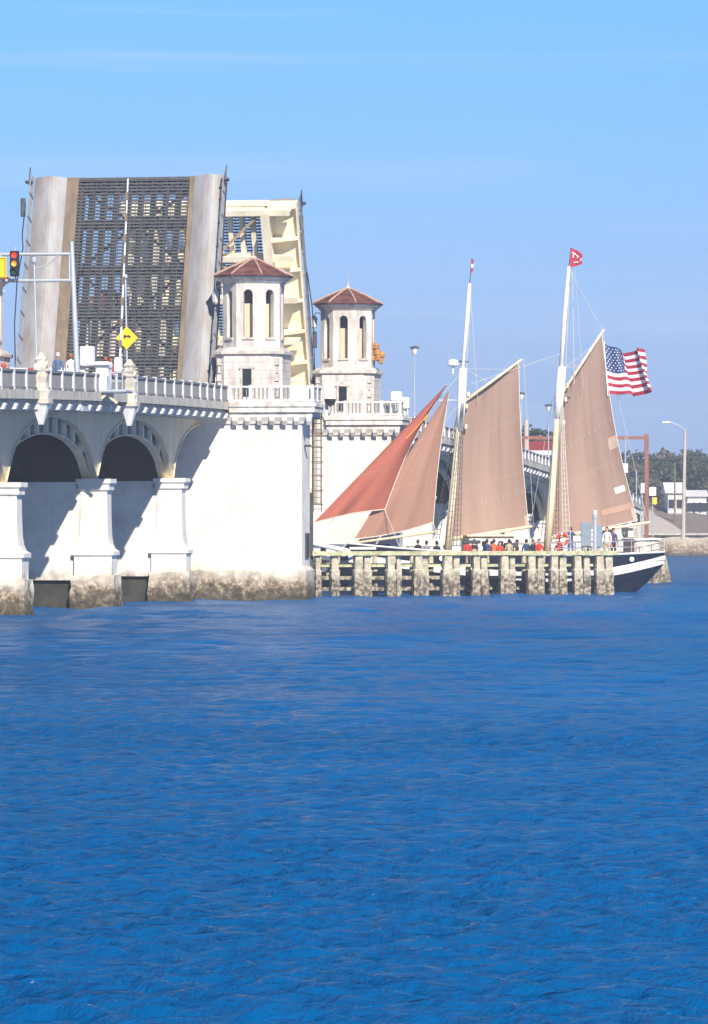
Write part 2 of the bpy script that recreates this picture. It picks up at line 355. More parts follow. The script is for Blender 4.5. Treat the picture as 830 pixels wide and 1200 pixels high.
M['slope'] = mat('brown_gravel_embankment', (.24,.19,.15), .95, scale=.8, col2=(.15,.12,.10), bump=.3)
M['slab'] = mat('pale_concrete_slab', (.55,.46,.38), .9, var=.15, scale=.6, bump=.1)
def embankment():
    A = P(753,592,660); T = P(803,624,628); Lf = P(738,625,632); R1 = P(960,625,628); R2 = P(960,620,665)
    t = struct(thing('embankment', 'x', 'x')); del t['label'], t['category']
    mb = MB(); A2 = A + Vector((2,120,0)); R3 = R2 + Vector((0,120,0)); g = -3.5
    lo = lambda p: Vector((p.x, p.y, 2.25))
    mb.quadmesh([A, T, R1, R2, A2, R3, lo(T), lo(R1)], [(0,1,2,3), (0,3,5,4), (1,6,7,2)])
    mb.build('embankment_slope', M['slope'], t)
    mb = MB(); mb.quadmesh([A, Lf, T, lo(Lf), lo(T), A2, Vector((Lf.x, A2.y, 2.25))], [(0,1,2), (1,3,4,2), (0,5,6,3,1)]); mb.build('embankment_slab', M['slab'], t)
embankment()

# ------------------------------------------------------------------ the bridge approaches
def arch_z(t, crown, spring):                       # t -1..1 across the span
    return spring + (crown-spring)*math.sqrt(max(0.0, 1-abs(t)**2.2))
POST = {}
def railing(parent, pts, post=1.9, bal=.17, ht=.86, pw=.10, posts=True, mr='balu'):
    mb_b, mb_r, where = MB(), MB(), []
    for (p, q) in zip(pts[:-1], pts[1:]):
        p = Vector(p); q = Vector(q); d = q-p; ln = d.length; n = max(1, round(ln/post))
        for i in range(n):
            where.append(p + d*(i/n))
            k = max(1, int(ln/n/bal))
            for j in range(1, k):
                e = p + d*((i+j/k)/n)
                mb_b.box(e.x-.03, e.x+.03, e.y-.03, e.y+.03, e.z+.12, e.z+ht-.1)
    up = Vector((0,0,1)); tops = [Vector(p) for p in pts]
    for hh, wd, tk in ((ht-.05, .16, .10), (.08, .16, .09)):
        rings = []
        for i, p in enumerate(tops):
            d = (tops[min(i+1, len(tops)-1)]-tops[max(i-1, 0)]); d.z = 0; d.normalize(); nr = Vector((-d.y, d.x, 0))
            if 0 < i < len(tops)-1:
                d1 = (tops[i]-tops[i-1]); d1.z = 0; c = abs(d.dot(d1.normalized())); nr = nr/max(c, .5)
            c0 = p+up*hh; rings.append([tuple(c0+nr*wd/2+up*tk/2), tuple(c0-nr*wd/2+up*tk/2), tuple(c0-nr*wd/2-up*tk/2), tuple(c0+nr*wd/2-up*tk/2)])
        mb_r.loft(rings)
    o = mb_r.build('railing', M[mr], parent)
    b = mb_b.build('baluster', M['balu'], o); b['kind'] = 'stuff'
    if posts:
        key = (ht, pw)
        for c in where:
            if key in POST:
                c_ = POST[key].copy(); COL.objects.link(c_); c_.parent = o; c_.location = c
            else: POST[key] = MB().box(-pw, pw, -pw, pw, 0, ht+.04).build('post', M['rail'], o, loc=c)
    return o
def make_bracket(): # wedge under the pavement edge, origin at its wall foot; points to -w
    return MB().loft([[(x, 0, -.49), (x, -1.50, -.44), (x, -1.58, -.24), (x, -1.2, 0), (x, 0, 0)] for x in (-.17, .17)])
def pier_block(parent, u, zc, full=True):
    # zc: level where the arches spring
    p = MB()
    p.box(u-.38, u+.38, 1.38, W-1.38, 1.32, zc-.45); wall = p.build('pier', M['conc'], parent)
    MB().box(u-.5, u+.5, 1.655, W-1.655, zc-.449, zc-.15).build('coping', M['conc'], wall); MB().box(u-.16, u+.55, 1.5, W-1.5, -.6, 1.318).build('base_course', M['shade_base'], wall)
    MB().box(u-.12, u+.12, 1.1, W-1.1, zc-.149, zc+3.3).build('shade_diaphragm', M['shade_dark'], wall)  # added dark plate, stands in for the shade between coping and deck
    for s in (0, 1):
        w0 = (lambda w: w) if s == 0 else (lambda w: W-w)
        def ring(hu, wa, wb, z): 
            a_, b_ = w0(wa), w0(wb)
            return [(u-hu, a_, z), (u+hu, a_, z), (u+hu, b_, z), (u-hu, b_, z)]
        m = MB()
        prof = [(.62,-.08,1.72,1.5),(.62,-.08,1.72,2.42),(.70,-.18,1.82,2.5),(.70,-.18,1.82,2.68),(.60,-.02,1.68,2.78),(.54,.08,1.58,3.0),(.50,.14,1.50,3.4),(.48,.17,1.46,4.2),(.47,.18,1.45,zc-.75),(.47,.18,1.45,zc-.6),(.56,.06,1.56,zc-.52),(.56,.06,1.56,zc-.3),(.64,-.04,1.64,zc-.2),(.64,-.04,1.64,zc)]
        m.loft([ring(*x) for x in prof]); pl = m.build('pilaster', M['conc'], wall)
        f = MB(); rr = random.Random(int(u*10)+s)
        for_ = []
        for kz in range(9):
            zz_ = -.6+2.16*kz/8; pts_ = []
            hu_, wa_, wb_ = .84-.08*kz/8, -.30+.08*kz/8, 1.92-.08*kz/8
            for (x0_,y0_),(x1_,y1_) in zip(((-1,0),(1,0),(1,1),(-1,1)),((1,0),(1,1),(-1,1),(-1,0))):
                for q_ in range(6):
                    g_ = q_/6; xx, yy = x0_+(x1_-x0_)*g_, y0_+(y1_-y0_)*g_
                    jx = rr.uniform(-.05,.05) if kz < 8 else 0
                    pts_.append((u+xx*(hu_+jx), w0(wa_+(wb_-wa_)*yy+(jx if yy > .5 else -jx)), zz_))
            for_.append(pts_)
        f.loft(for_); f.build('footing', M['conc_base'], wall)
    return wall
def approach(name, label, us, u_start, u_end, near):
    t = thing(name, label, 'bridge', BW(us[0], 0, 0), RZ)
    u0 = us[0]; loc = lambda u: u-u0
    class Sh(MB): pass
    # everything below is modelled along u measured from the first pier
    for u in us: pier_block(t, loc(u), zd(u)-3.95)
    ends = [u_start] + [u for u in us] + [u_end]
    N = 28
    first_stiff = None
    for a_, b_ in zip(ends[:-1], ends[1:]):
        if b_-a_ < 1.5: continue
        half_a = a_ == u_start; half_b = b_ == u_end
        # a full arch lies between two piers; the end bays spring from a pier and die into the big pier
        sp = b_-a_; 
        if sp < 12: ca, cb = (a_, b_+ (17.4-sp)) if half_b else (a_-(17.4-sp), b_)
        else: ca, cb = a_, b_
        A, B = ca+.45, cb-.45; mid = (A+B)/2; hw = (B-A)/2
        fas = MB(); fas2 = MB(); web = [MB() for _ in range(4)]; fl = MB(); inner = [MB() for _ in range(4)]
        s0, s1 = max(a_, A-.45), min(b_, B+.45)
        for i in range(N):
            ua = s0+(s1-s0)*i/N; ub = s0+(s1-s0)*(i+1)/N
            za = arch_z((ua-mid)/hw if abs(ua-mid) < hw else 1, zd(ua)-1.02, zd(ua)-3.95); zb = arch_z((ub-mid)/hw if abs(ub-mid) < hw else 1, zd(ub)-1.02, zd(ub)-3.95)
            ta, tb = zd(ua)-.86, zd(ub)-.86
            for mb, wa, wb, lo_a, lo_b in ((fas, .80, .94, za, zb), (fas2, W-.94, W-.80, za, zb)):
                mb.hexa([(loc(ua),wa,lo_a),(loc(ub),wa,lo_b),(loc(ub),wb,lo_b),(loc(ua),wb,lo_a),(loc(ua),wa,ta),(loc(ub),wa,tb),(loc(ub),wb,tb),(loc(ua),wb,ta)])
            fl.hexa([(loc(ua),.74,za-.09),(loc(ub),.74,zb-.09),(loc(ub),1.06,zb-.09),(loc(ua),1.06,za-.09),(loc(ua),.74,za),(loc(ub),.74,zb),(loc(ub),1.06,zb),(loc(ua),1.06,za)])
            za2 = arch_z((ua-mid)/hw if abs(ua-mid) < hw else 1, zd(ua)-1.80, zd(ua)-3.97); zb2 = arch_z((ub-mid)/hw if abs(ub-mid) < hw else 1, zd(ub)-1.80, zd(ub)-3.97)
            for gi_, wv in enumerate((1.22, 4.4, 7.1, W-1.28)):
                web[gi_].hexa([(loc(ua),wv,za2),(loc(ub),wv,zb2),(loc(ub),wv+.06,zb2),(loc(ua),wv+.06,za2),(loc(ua),wv,ta),(loc(ub),wv,tb),(loc(ub),wv+.06,tb),(loc(ua),wv+.06,ta)])
                inner[gi_].hexa([(loc(ua),wv-.12,za2-.07),(loc(ub),wv-.17,zb2-.07),(loc(ub),wv+.23,zb2-.07),(loc(ua),wv+.23,za2-.07),(loc(ua),wv-.17,za2),(loc(ub),wv-.17,zb2),(loc(ub),wv+.23,zb2),(loc(ua),wv+.23,za2)])
        fo = fas.build('fascia_arch', M['beige'], t); fl.build('flange', M['beige'], fo)
        fas2.build('fascia_arch', M['beige'], t)
        wo_ = None
        for gi_ in (range(4) if sp >= 12 else ()):
            g_ = web[gi_].build('arch_girder', M['bluegrey'] if gi_ == 0 else M['shade_dark'], t); inner[gi_].build('flange', M['beige'] if gi_ == 0 else M['shade_dark'], g_)  # inner girders coloured dark to imitate under-deck shade
            if gi_ == 0: wo_ = g_
        if near and wo_:
            k = int((s1-s0)/1.75)
            for i in range(1, k):
                uu = s0 + (s1-s0)*i/k
                tt = abs(uu-mid)/hw
                if tt > .97: continue
                z2 = arch_z((uu-mid)/hw, zd(uu)-1.80, zd(uu)-3.97)
                MB().box(loc(uu)-.10, loc(uu)+.10, 1.02, 1.218, z2+.01, zd(uu)-.862).build('stiffener', M['stiff'], wo_)
        # railing of this bay
        e = [(loc(a_ + (b_-a_)*i/4), -.62, zd(a_ + (b_-a_)*i/4)+.035) for i in range(5)]
        railing(t, e, post=2.1, bal=.13 if near else .3)
        railing(t, [(x, W+.62, z) for x, _, z in e], post=2.1, bal=.3, posts=near)
    # deck: carriageway, pavements, edge beams
    dk, pv, eb, band, pv2, eb2, band2 = [MB() for _ in range(7)]; K = 24
    for i in range(K):
        ua = u_start+(u_end-u_start)*i/K; ub = u_start+(u_end-u_start)*(i+1)/K
        def slab(mb, wa, wb, lo, hi): mb.hexa([(loc(ua),wa,zd(ua)+lo),(loc(ub),wa,zd(ub)+lo),(loc(ub),wb,zd(ub)+lo),(loc(ua),wb,zd(ua)+lo),(loc(ua),wa,zd(ua)+hi),(loc(ub),wa,zd(ub)+hi),(loc(ub),wb,zd(ub)+hi),(loc(ua),wb,zd(ua)+hi)])
        slab(dk, 1.4, W-1.4, -.5, -.14)
        slab(pv, -.55, 1.398, -.32, -.005); slab(pv2, W-1.398, W+.55, -.32, -.005)
        slab(eb, -.80, -.552, -.36, .03); slab(eb2, W+.552, W+.80, -.36, .03)
        slab(band, .78, .96, -.855, -.325); slab(band2, W-.96, W-.78, -.855, -.325)
    struct_ = dk.build('deck', M['asphalt'], t); pv.build('pavement', M['conc_old'], struct_)
    pv2.build('pavement', M['conc_old'], struct_); eb2.build('edge_beam', M['conc_old'], t); band2.build('steel_band', M['bluegrey'], t)
    eb.build('edge_beam', M['conc_old'], t); band.build('steel_band', M['bluegrey'], t)['label'] = 'blue-grey steel band below the edge beam'
    # brackets
    uu = u_start+1.0; proto = None
    if near:
        while uu < u_end:
            if proto is None: proto = make_bracket().build('bracket', M['rail'], t, loc=(loc(uu), .775, zd(uu)-.365)); c = proto
            else: dup_part(proto, t, (loc(uu), .775, zd(uu)-.365))
            uu += 2.0
    else:
        while uu < u_end and uu < u_start+190:
            if proto is None: proto = make_bracket().build('bracket', M['rail'], t, loc=(loc(uu), .775, zd(uu)-.365))
            else: dup_part(proto, t, (loc(uu), .775, zd(uu)-.365))
            uu += 2.0
    return t
near_us = [-59.1, -41.3, -23.6, -6.3]
approach('arched_bridge', 'near arched half of the road bridge, on white piers left of the raised leaves', near_us, -76.5, .98, True)
far_us = [44.0+17.5*i for i in range(10)]
approach('arched_bridge', 'far arched half of the road bridge, seen between the brown sails', far_us, 37.6, 214.0, False)

# pedestals of rough stone above the piers
def pedestal(u, label):
    t = thing('stone_pedestal', label, 'pedestal', BW(u, -.8, zd(u)-.36), RZ, 'stone pedestals on the bridge railing')
    m = MB(); rr = random.Random(int(u)); 
    def ring(h, z, j=.03): return [(sx*h+rr.uniform(-j,j), sy*h+rr.uniform(-j,j), z) for sx, sy in ((-1,-1),(-.3,-1.12),(.3,-1.12),(1,-1),(1,1),(-1,1))]
    m.loft([ring(.34,0), ring(.34,.35), ring(.29,.42), ring(.27,.7), ring(.29,.95,.04), ring(.26,1.15,.05), ring(.31,1.2,.04), ring(.27,1.32,.05), ring(.25,1.45,.06), ring(.19,1.6,.06), ring(.20,1.72,.06), ring(.12,1.88,.04), ring(.05,2.02,.02)])
    m.build('pedestal_block', M['conc_old'], t)
    c = MB(); c.loft([ring(.1,-1.1,.01), ring(.2,-.7,.01), ring(.32,-.3,.01), ring(.38,-.21,.01)]); c.build('corbel', M['rail'], t)
    MB().box(-.42, .42, -.42, .42, -.2, .0).build('ledge', M['conc_old'], t)
    return t
pedestal(-41.3, 'rough stone pedestal on the railing, nearer of the two, beside the barrier arm')
pedestal(-23.6, 'rough stone pedestal on the railing right below the yellow diamond sign')

# ------------------------------------------------------------------ bascule piers
def bascule_pier(u0, u1, flip, label, ladder):
    # front face (towards the camera) at u0
    zt = 9.55
    t = thing('bascule_pier', label, 'pier', BW(u0, W/2, 0), RZ, 'bascule piers')
    c = W/2; X = lambda u: u-u0
    so, sh = 4.6, 3.0
    if not flip: poly = [(u0, -so), (u0+2.4, -so), (u1, -so+sh), (u1, W+so-sh), (u0+2.4, W+so), (u0, W+so)]
    else: poly = [(u0, -so), (u1-2.4, -so), (u1, -so+sh), (u1, W+so-sh), (u1-2.4, W+so), (u0, W+so)]
    pl = [(X(a), b-c) for a, b in poly]
    cen = (X((u0+u1)/2), 0)
    grow = lambda g: [(x+math.copysign(g, x-cen[0]), y+math.copysign(g, y)) for x, y in pl]
    wall = MB().loft([[(x,y,z) for x,y in pl] for z in (1.7, zt-.35)]).build('pier_wall', M['conc'], t)
    m = MB(); rings = []
    m.loft([[(x,y,-.6) for x,y in grow(.34)], [(x,y,.8) for x,y in grow(.30)], [(x,y,1.55) for x,y in grow(.26)], [(x,y,1.78) for x,y in grow(.02)]]); m.build('footing', M['conc_base'], t)
    m = MB(); m.loft([[(x,y,zt-.349) for x,y in grow(.1)], [(x,y,zt-.2) for x,y in grow(.16)], [(x,y,zt) for x,y in grow(.3)]]); m.build('cornice', M['conc'], wall)
    # platforms outside the carriageway on both sides
    for s in (-1, 1):
        a_, b_ = (c-0.0, c+5.35)
        ya, yb = (s*(c+.82), s*(c+5.35)) if s < 0 else (s*(c+.82), s*(c+5.35))
        xa, xb = X(u0)-.45, X(u1)+.2
        y0, y1 = min(ya,yb), max(ya,yb)
        yi, yo = (y1, y0) if s < 0 else (y0, y1); mid_ = yi+(yo-yi)*.30
        def plat(g): return [(xa-g, yi), (xa-g, yo+s*g), (xa+2.7+g*.5, yo+s*g), (xb+g, mid_+s*g), (xb+g, yi)]
        m = MB(); m.loft([[(x,y,z) for x,y in plat(g)] for g, z in ((-.15,zt+.001),(-.15,zt+.24),(0,zt+.25),(0,zt+.52),(.07,zt+.54),(.07,zt+.70),(0,zt+.72),(0,zt+.79))])
        pf = m.build('platform', M['plat'], t)
        # corbels under the front edge
        for i in range(7):
            yy = y0+.3+(y1-y0-.6)*i/6
            MB().loft([[(X(u0)-.302, yy+e, zt-.42), (X(u0)-.45, yy+e, zt-.2), (X(u0)-.45, yy+e, zt+.0), (X(u0)-.302, yy+e, zt+.0)] for e in (-.13,.13)]).build('corbel', M['plat'], pf)
        z = zt+.792; o_ = s*(c+5.22); i_ = s*(c+.86)
        railing(t, [(xa+.1, i_, z), (xa+.1, o_, z), (xa+2.65, o_, z), (xb-.1, mid_, z), (xb-.1, i_, z)], post=1.05, bal=.19, ht=.84, pw=.085, mr='rail')
    # machinery deck between the platforms
    MB().box(X(u0)+.02, X(u1), -c-.8, c+.8, zt+.01, zt+.62).build('machinery_floor', M['conc_old'], t)
    return t, X, c
b1, X1, c1 = bascule_pier(1.0, 8.0, False, 'bright white bascule pier nearer the camera, left of the schooner jib', True)
b2, X2, c2 = bascule_pier(30.5, 37.5, True, 'white bascule pier beyond the channel, partly behind the red jib', False)
# louvre and sign panel on the near pier
m = MB(); m.box(.9, 1.9, -c1-4.66, -c1-4.605, 2.2, 3.5)
for i in range(9): m.box(.95, 1.85, -c1-4.70, -c1-4.662, 2.25+i*.14, 2.32+i*.14)
m.build('louvre', M['dark'], b1)
MB().box(-.42, -.38, -c1-5.05, -c1-4.15, 10.38, 11.15).build('white_panel', M['white'], b1)
MB().loft([[(.6+x, -c1-4.62+.0*x, z) for x, z in ((0,8.0),(.3,8.0),(.3,8.12),(0,8.12))], [(.6+x, -c1-4.95, z) for x, z in ((0,8.0),(.3,8.0),(.3,8.12),(0,8.12))]]).build('mounting_arm', M['dark'], b1)
# caged ladder hung from the platform overhang
def ladder():
    u, w = 3.5, -4.98; zt, zb = 9.7, 4.6
    t = thing('caged_ladder', 'grey caged access ladder hanging beside the near bascule pier above the jib', 'ladder', BW(u, w, 4.6), RZ)
    m = MB(); h = zt-zb
    m.box(-.03,.03,-.24,-.19,0,h); m.box(-.03,.03,.19,.24,0,h); m.build('rail', M['kerb'], t)
    m = MB()
    for i in range(17): m.box(-.02,.02,-.188,.188,.15+i*.3,.19+i*.3)
    m.build('rung', M['kerb'], t)
    m = MB()
    for i in range(7):
        z = .4+i*.75; pts = [(-.62*math.sin(math.pi*k/8), .24+.06-.6*k/8 , z) for k in range(9)]
        m.tube(pts, .03, 5)
    for k in (1,3,4,5,7): m.box(-.62*math.sin(math.pi*k/8)-.02, -.62*math.sin(math.pi*k/8)+.02, .30-.6*k/8-.02, .30-.6*k/8+.02, .4, h-.2)
    m.build('safety_cage', M['kerb'], t)
    m = MB(); pts = [(0, .45-.9*k/8, h-.25+.5*math.sin(math.pi*k/8)) for k in range(9)]; m.tube(pts, .07, 6); m.build('hanger_arch', M['conc'], t)
ladder()

# ------------------------------------------------------------------ towers
def oct_ring(r, z, n=8, ph=R(22.5)): return [(r/math.cos(R(22.5))*math.cos(ph+2*math.pi*k/n), r/math.cos(R(22.5))*math.sin(ph+2*math.pi*k/n), z) for k in range(n)]
def make_tower(label, u, w):
    z0 = 10.34
    t = thing('bridge_tower', label, 'tower', BW(u, w, z0), RZ, 'octagonal towers of the raised bridge')
    ch = lambda h, c_, z: [(h,-h+c_,z),(h,h-c_,z),(h-c_,h,z),(-h+c_,h,z),(-h,h-c_,z),(-h,-h+c_,z),(-h+c_,-h,z),(h-c_,-h,z)]
    m = MB(); c_ = .55
    m.loft([ch(1.85,c_,0), ch(1.85,c_,.25), ch(1.78,c_,.3), ch(1.78,c_,.82)])
    zz = .82
    for k in range(4):                              # rusticated courses with real grooves
        m.loft([ch(1.768,c_,zz), ch(1.768,c_,zz+.03)], cap=False); m.loft([ch(1.768,c_,zz+.03), ch(1.78,c_,zz+.045), ch(1.78,c_,zz+.41), ch(1.768,c_,zz+.42)]); zz += .42
    base = m.build('base_storey', M['tower'], t)
    m = MB(); m.loft([ch(1.76,c_,zz), ch(1.92,c_,zz+.06), ch(1.92,c_,zz+.2), ch(1.80,c_+.05,zz+.26), ch(1.62,.6,zz+.42)]); m.build('ledge', M['tower_trim'], t)
    # corner quoins
    for k, (sx, sy) in enumerate(((1,1),(1,-1),(-1,1),(-1,-1))):
        m = MB()
        for i in range(5):
            d = .07 if i % 2 else .11
            x, y = sx*(1.78-c_/2), sy*(1.78-c_/2)
            m.box(x-d+sx*.03, x+d+sx*.03, y-d+sy*.03, y+d+sy*.03, .3+i*.42, .3+i*.42+.36)
        m.build('quoin', M['tower_trim'], base)
    zs = zz+.40; hs = 3.62                           # shaft
    ap = 1.53; half = ap*math.tan(R(22.5))
    ow, sill, spr = .25, .55, 2.82
    m = MB(); th = .3
    for k in range(8):
        an = 2*math.pi*k/8; nx_, ny_ = math.cos(an), math.sin(an); tx, ty = -ny_, nx_
        def pt(x, z, d):
            f = (ap-d); xx = x*(f/ap if abs(x) > half-.001 else 1)
            return (nx_*f+tx*xx, ny_*f+ty*xx, zs+z)
        cols = [-half, -ow] + [ow*math.sin(math.pi*(j/8-.5)) for j in range(1, 8)] + [ow, half]
        cols = [-half] + [ow*math.sin(math.pi*(j/8-.5)) for j in range(9)] + [half]
        for x0, x1 in zip(cols[:-1], cols[1:]):
            def hx(x0, x1, a0, a1, b0, b1): m.hexa([pt(x0,a0,0), pt(x1,a1,0), pt(x1,a1,th), pt(x0,a0,th), pt(x0,b0,0), pt(x1,b1,0), pt(x1,b1,th), pt(x0,b0,th)])
            if x0 >= -ow-1e-6 and x1 <= ow+1e-6:
                az = lambda x: spr+math.sqrt(max(0, ow*ow-x*x))
                hx(x0, x1, 0, 0, sill, sill); hx(x0, x1, az(x0), az(x1), hs, hs)
            else: hx(x0, x1, 0, 0, hs, hs)
    sh = m.build('shaft', M['tower'], t)
    MB().loft([oct_ring(.92, zs+.02), oct_ring(.92, zs+2.35)]).build('inner_wall', M['inner'], sh)
    MB().loft([oct_ring(1.22, zs+3.2), oct_ring(1.22, zs+3.3)]).build('ceiling', M['dark'], sh)
    for k in range(8):
        an = 2*math.pi*k/8; nx_, ny_ = math.cos(an), math.sin(an); tx, ty = -ny_, nx_
        m = MB(); f0, f1 = ap-.05, ap+.07
        m.hexa([(nx_*f+tx*x, ny_*f+ty*x, zs+z) for z in (sill-.12, sill+.0) for f, x in ((f0,-.32),(f1,-.32),(f1,.32),(f0,.32))])
        m.build('window_sill', M['tower_trim'], sh)
    ze = zs+hs
    MB().loft([oct_ring(1.56, ze-.22), oct_ring(1.62, ze-.16), oct_ring(1.70, ze-.05), oct_ring(1.84, ze+.02), oct_ring(1.87, ze+.12)]).build('eave', M['tower'], t)
    rf = MB().loft([oct_ring(1.90, ze+.122), oct_ring(1.99, ze+.14), oct_ring(1.98, ze+.22), oct_ring(1.15, ze+.62), oct_ring(.15, ze+1.12)]).build('roof', M['tile'], t)
    m = MB()
    for k in range(8):
        an = R(22.5)+2*math.pi*k/8; rr = 1.96/math.cos(R(22.5))
        m.tube([(rr*math.cos(an), rr*math.sin(an), ze+.25), (1.3*math.cos(an), 1.3*math.sin(an), ze+.66), (.16*math.cos(an), .16*math.sin(an), ze+1.14)], .06, 6)
    m.build('hip_ridge', M['tile_light'], rf)
    m = MB(); m.lathe([(.2, ze+1.08), (.16, ze+1.2), (.06, ze+1.26), (.02, ze+1.6), (.02, ze+1.85)], n=8); m.lathe([(.0, ze+1.84),(.05, ze+1.88),(.05,ze+1.94),(0,ze+1.99)], n=6); m.build('finial', M['tower_trim'], rf)
    # door in the face towards the camera (-u)
    d = MB().box(-1.80, -1.755, -.24, .24, .30, 1.75).build('door', M['glass'], t)
    m = MB(); m.box(-1.86, -1.755, -.36, -.245, .28, 1.78); m.box(-1.86, -1.755, .245, .36, .28, 1.78); m.box(-1.88, -1.755, -.42, .42, 1.785, 1.9)
    m.loft([[(x, -.3, 1.905), (x, .3, 1.905), (x, 0, 2.1)] for x in (-1.84, -1.765)]); m.build('frame', M['tower_trim'], d)
    return t
M['tile_light'] = mat('pale_ridge_tile', (.50,.33,.25), .8, var=.4, scale=4)
make_tower('octagonal tower with tiled roof and dark door, in front of the cream raised leaf', 3.8, -1.5)
make_tower('octagonal tower with red tiled roof on the pier behind the red jib', 33.8, -1.5)
make_tower('near tower at the left picture edge, mostly cut off', 3.8, W+2.3)
make_tower('tower seen through the open grating of the near raised leaf', 33.8, W+1.5)

def wall_lantern(u, w, z, label):
    t = thing('wall_lantern', label, 'lantern', BW(u, w, z), RZ, 'lanterns on the tower sides')
    m = MB(); m.tube([(0,-.1,.75),(0,.1,.95),(0,.32,.95),(0,.42,.8)], .03, 6); m.build('arm', M['rail'], t)
    m = MB(); m.lathe([(.06,.0),(.16,.12),(.2,.55),(.24,.6),(.06,.8)], 0, .42, n=6); m.build('lantern', M['white_dirty'], t)
wall_lantern(33.8, .12, 15.6, 'small white lantern on the left side of the tower behind the jib')
wall_lantern(3.8, .12, 15.6, 'small white lantern on the left side of the near tower before the cream leaf')
t = wall_lantern(3.8, W+.6, 15.6, 'small lantern on the cut-off tower at the left picture edge')

# ------------------------------------------------------------------ the raised leaves
def leaf(u, sgn, ang, label, L=13.35):
    t = thing('raised_bridge_leaf', label, 'bascule leaf', BW(u, 0, 9.9), 0, 'raised leaves of the bascule bridge')
    t.rotation_euler = (0, -sgn*R(ang), RZ)
    X = lambda s: sgn*s
    def bx(mb, s0, s1, w0, w1, z0, z1): a_, b_ = sorted((X(s0), X(s1))); mb.box(a_, b_, w0, w1, z0, z1)
    lo, hi = .62, 11.15
    under = M['cream'] if sgn < 0 else M['dark']
    for (w0, w1, k0, k1) in ((lo, lo+1.72, lo+1.72, lo+1.98), (hi-1.8, hi, hi-2.45, hi-1.8)):
        m = MB(); pr = []
        for i in range(11):
            f = i/10; pr.append((w0+(w1-w0)*f, .10+.30*math.sin(math.pi*f)))
        ring = [(y, z) for y, z in pr] + [(w1, .06), (w0, .06)]
        m.loft([[(X(s), y, z) for y, z in ring] for s in (-.5, L*.33, L*.66, L)]); wk = m.build('sidewalk', M['walk'], t)
        m = MB()
        for s in (L*.32,): bx(m, s, s+.02, w0+.01, w1-.01, .06, .12)
        m.build('joint', M['kerb'], wk)
        m = MB(); bx(m, -.5, L, k0+.002, k1-.002, -.05, .14); m.build('kerb', M['kerb'], t)
    # open grating
    m = MB(); g0, g1 = lo+1.98, hi-2.45
    n = int(L/.19)
    for i in range(n):
        s = .05+i*.19; bx(m, s, s+.085, g0, g1, -.075, .0)
    for i in range(22):
        w = g0+(g1-g0)*(i+.5)/22; bx(m, 0, L, w-.008, w+.008, -.073, -.002)
    m.build('grating', M['dark'] if sgn > 0 else M['grate_blue'], t)
    # stringers
    for i in range(10):
        w = g0+(g1-g0)*i/9
        m = MB(); bx(m, -.3, L, w-.025, w+.025, -.5, -.10); bx(m, -.3, L, w-.14, w+.14, -.56, -.501); bx(m, -.3, L, w-.1, w+.1, -.1-.03, -.0995)
        m.build('stringer', under if sgn < 0 else (M['dark2'] if i in (0, 9) else M['dark']), t)
    # floor beams and bracing
    fb = [.3, 3.2, 5.8, 8.4, 11.0, L-.35]
    for s in fb:
        m = MB(); bx(m, s-.03, s+.03, lo+.3, hi-.3, -1.15, -.565); bx(m, s-.18, s+.18, lo+.3, hi-.3, -1.22, -1.151); bx(m, s-.16, s+.16, g0, g1, -.6, -.564)
        m.build('floor_beam', under, t)
    m = MB()
    for a_, b_ in zip(fb[:-1], fb[1:]):
        c_ = (g0+g1)/2; up = fb.index(a_) % 2
        for (p, q) in (((a_, g0), (b_, c_)) if up else ((b_, g0), (a_, c_)), ((a_, g1), (b_, c_)) if up else ((b_, g1), (a_, c_))):
            m.beam((X(p[0]), p[1], -1.0), (X(q[0]), q[1], -1.0), .14, .14)
    m.build('diagonal_brace', M['dark2'] if sgn > 0 else M['brace'], t)
    # main girders
    for w in (g0-.35, g1+.35):
        m = MB(); bx(m, -.9, L-.1, w-.04, w+.04, -1.9, .02); bx(m, -.9, L-.1, w-.26, w+.26, -1.98, -1.901); bx(m, -.9, L-.1, w-.24, w+.24, -.03, -.001-.0)
        gi = m.build('main_girder', M['cream'] if sgn < 0 else M['dark2'], t)
    # pavement soffit and cantilever brackets
    for (w0, w1, wi) in ((lo+.02, lo+1.7, lo+1.58), (hi-1.7, hi-.02, hi-2.0)):
        m = MB(); bx(m, 0, L-.05, w0, w1, -.02, .055); m.build('soffit_panel', M['cream_panel'] if sgn < 0 else M['dark'], t)
        far = lo if w0 < 5 else hi
        for i in range(8):
            s = .3+i*(L-.6)/7
            m = MB(); a_, b_ = sorted((far+(.05 if far == lo else -.05), wi)); 
            dpt = -.75
            ring = lambda sx: [(X(sx), far, -.03), (X(sx), far, -.25), (X(sx), wi, dpt), (X(sx), wi, -.03)]
            m.loft([ring(s-.05), ring(s+.05)])
            ring = lambda sx: [(X(sx), far, -.255), (X(sx), far, -.32), (X(sx), wi, dpt-.07), (X(sx), wi, dpt-.005)]
            m.loft([ring(s-.10), ring(s+.10)])
            m.build('bracket', M['cream'] if sgn < 0 else M['dark2'], t)
        m = MB()
        ex = lo+.05 if far == lo else hi-.05
        bx(m, 0, L-.02, ex-.05, ex+.05, -.33, .055); m.build('edge_channel', M['cream'] if sgn < 0 else M['dark2'], t)
        # railing
        m = MB(); pp = MB(); ex2 = lo-.03 if far == lo else hi+.03
        for hgt in (.35, .62, .9): bx(m, 0, L, ex2-.03, ex2+.03, hgt, hgt+.06)
        r_ = m.build('railing', M['leafrail'], t)
        for i in range(int(L/1.35)+1): pp = MB(); bx(pp, i*1.35, i*1.35+.09, ex2-.04, ex2+.04, 0, 1.0); pp.build('post', M['leafrail'], r_)
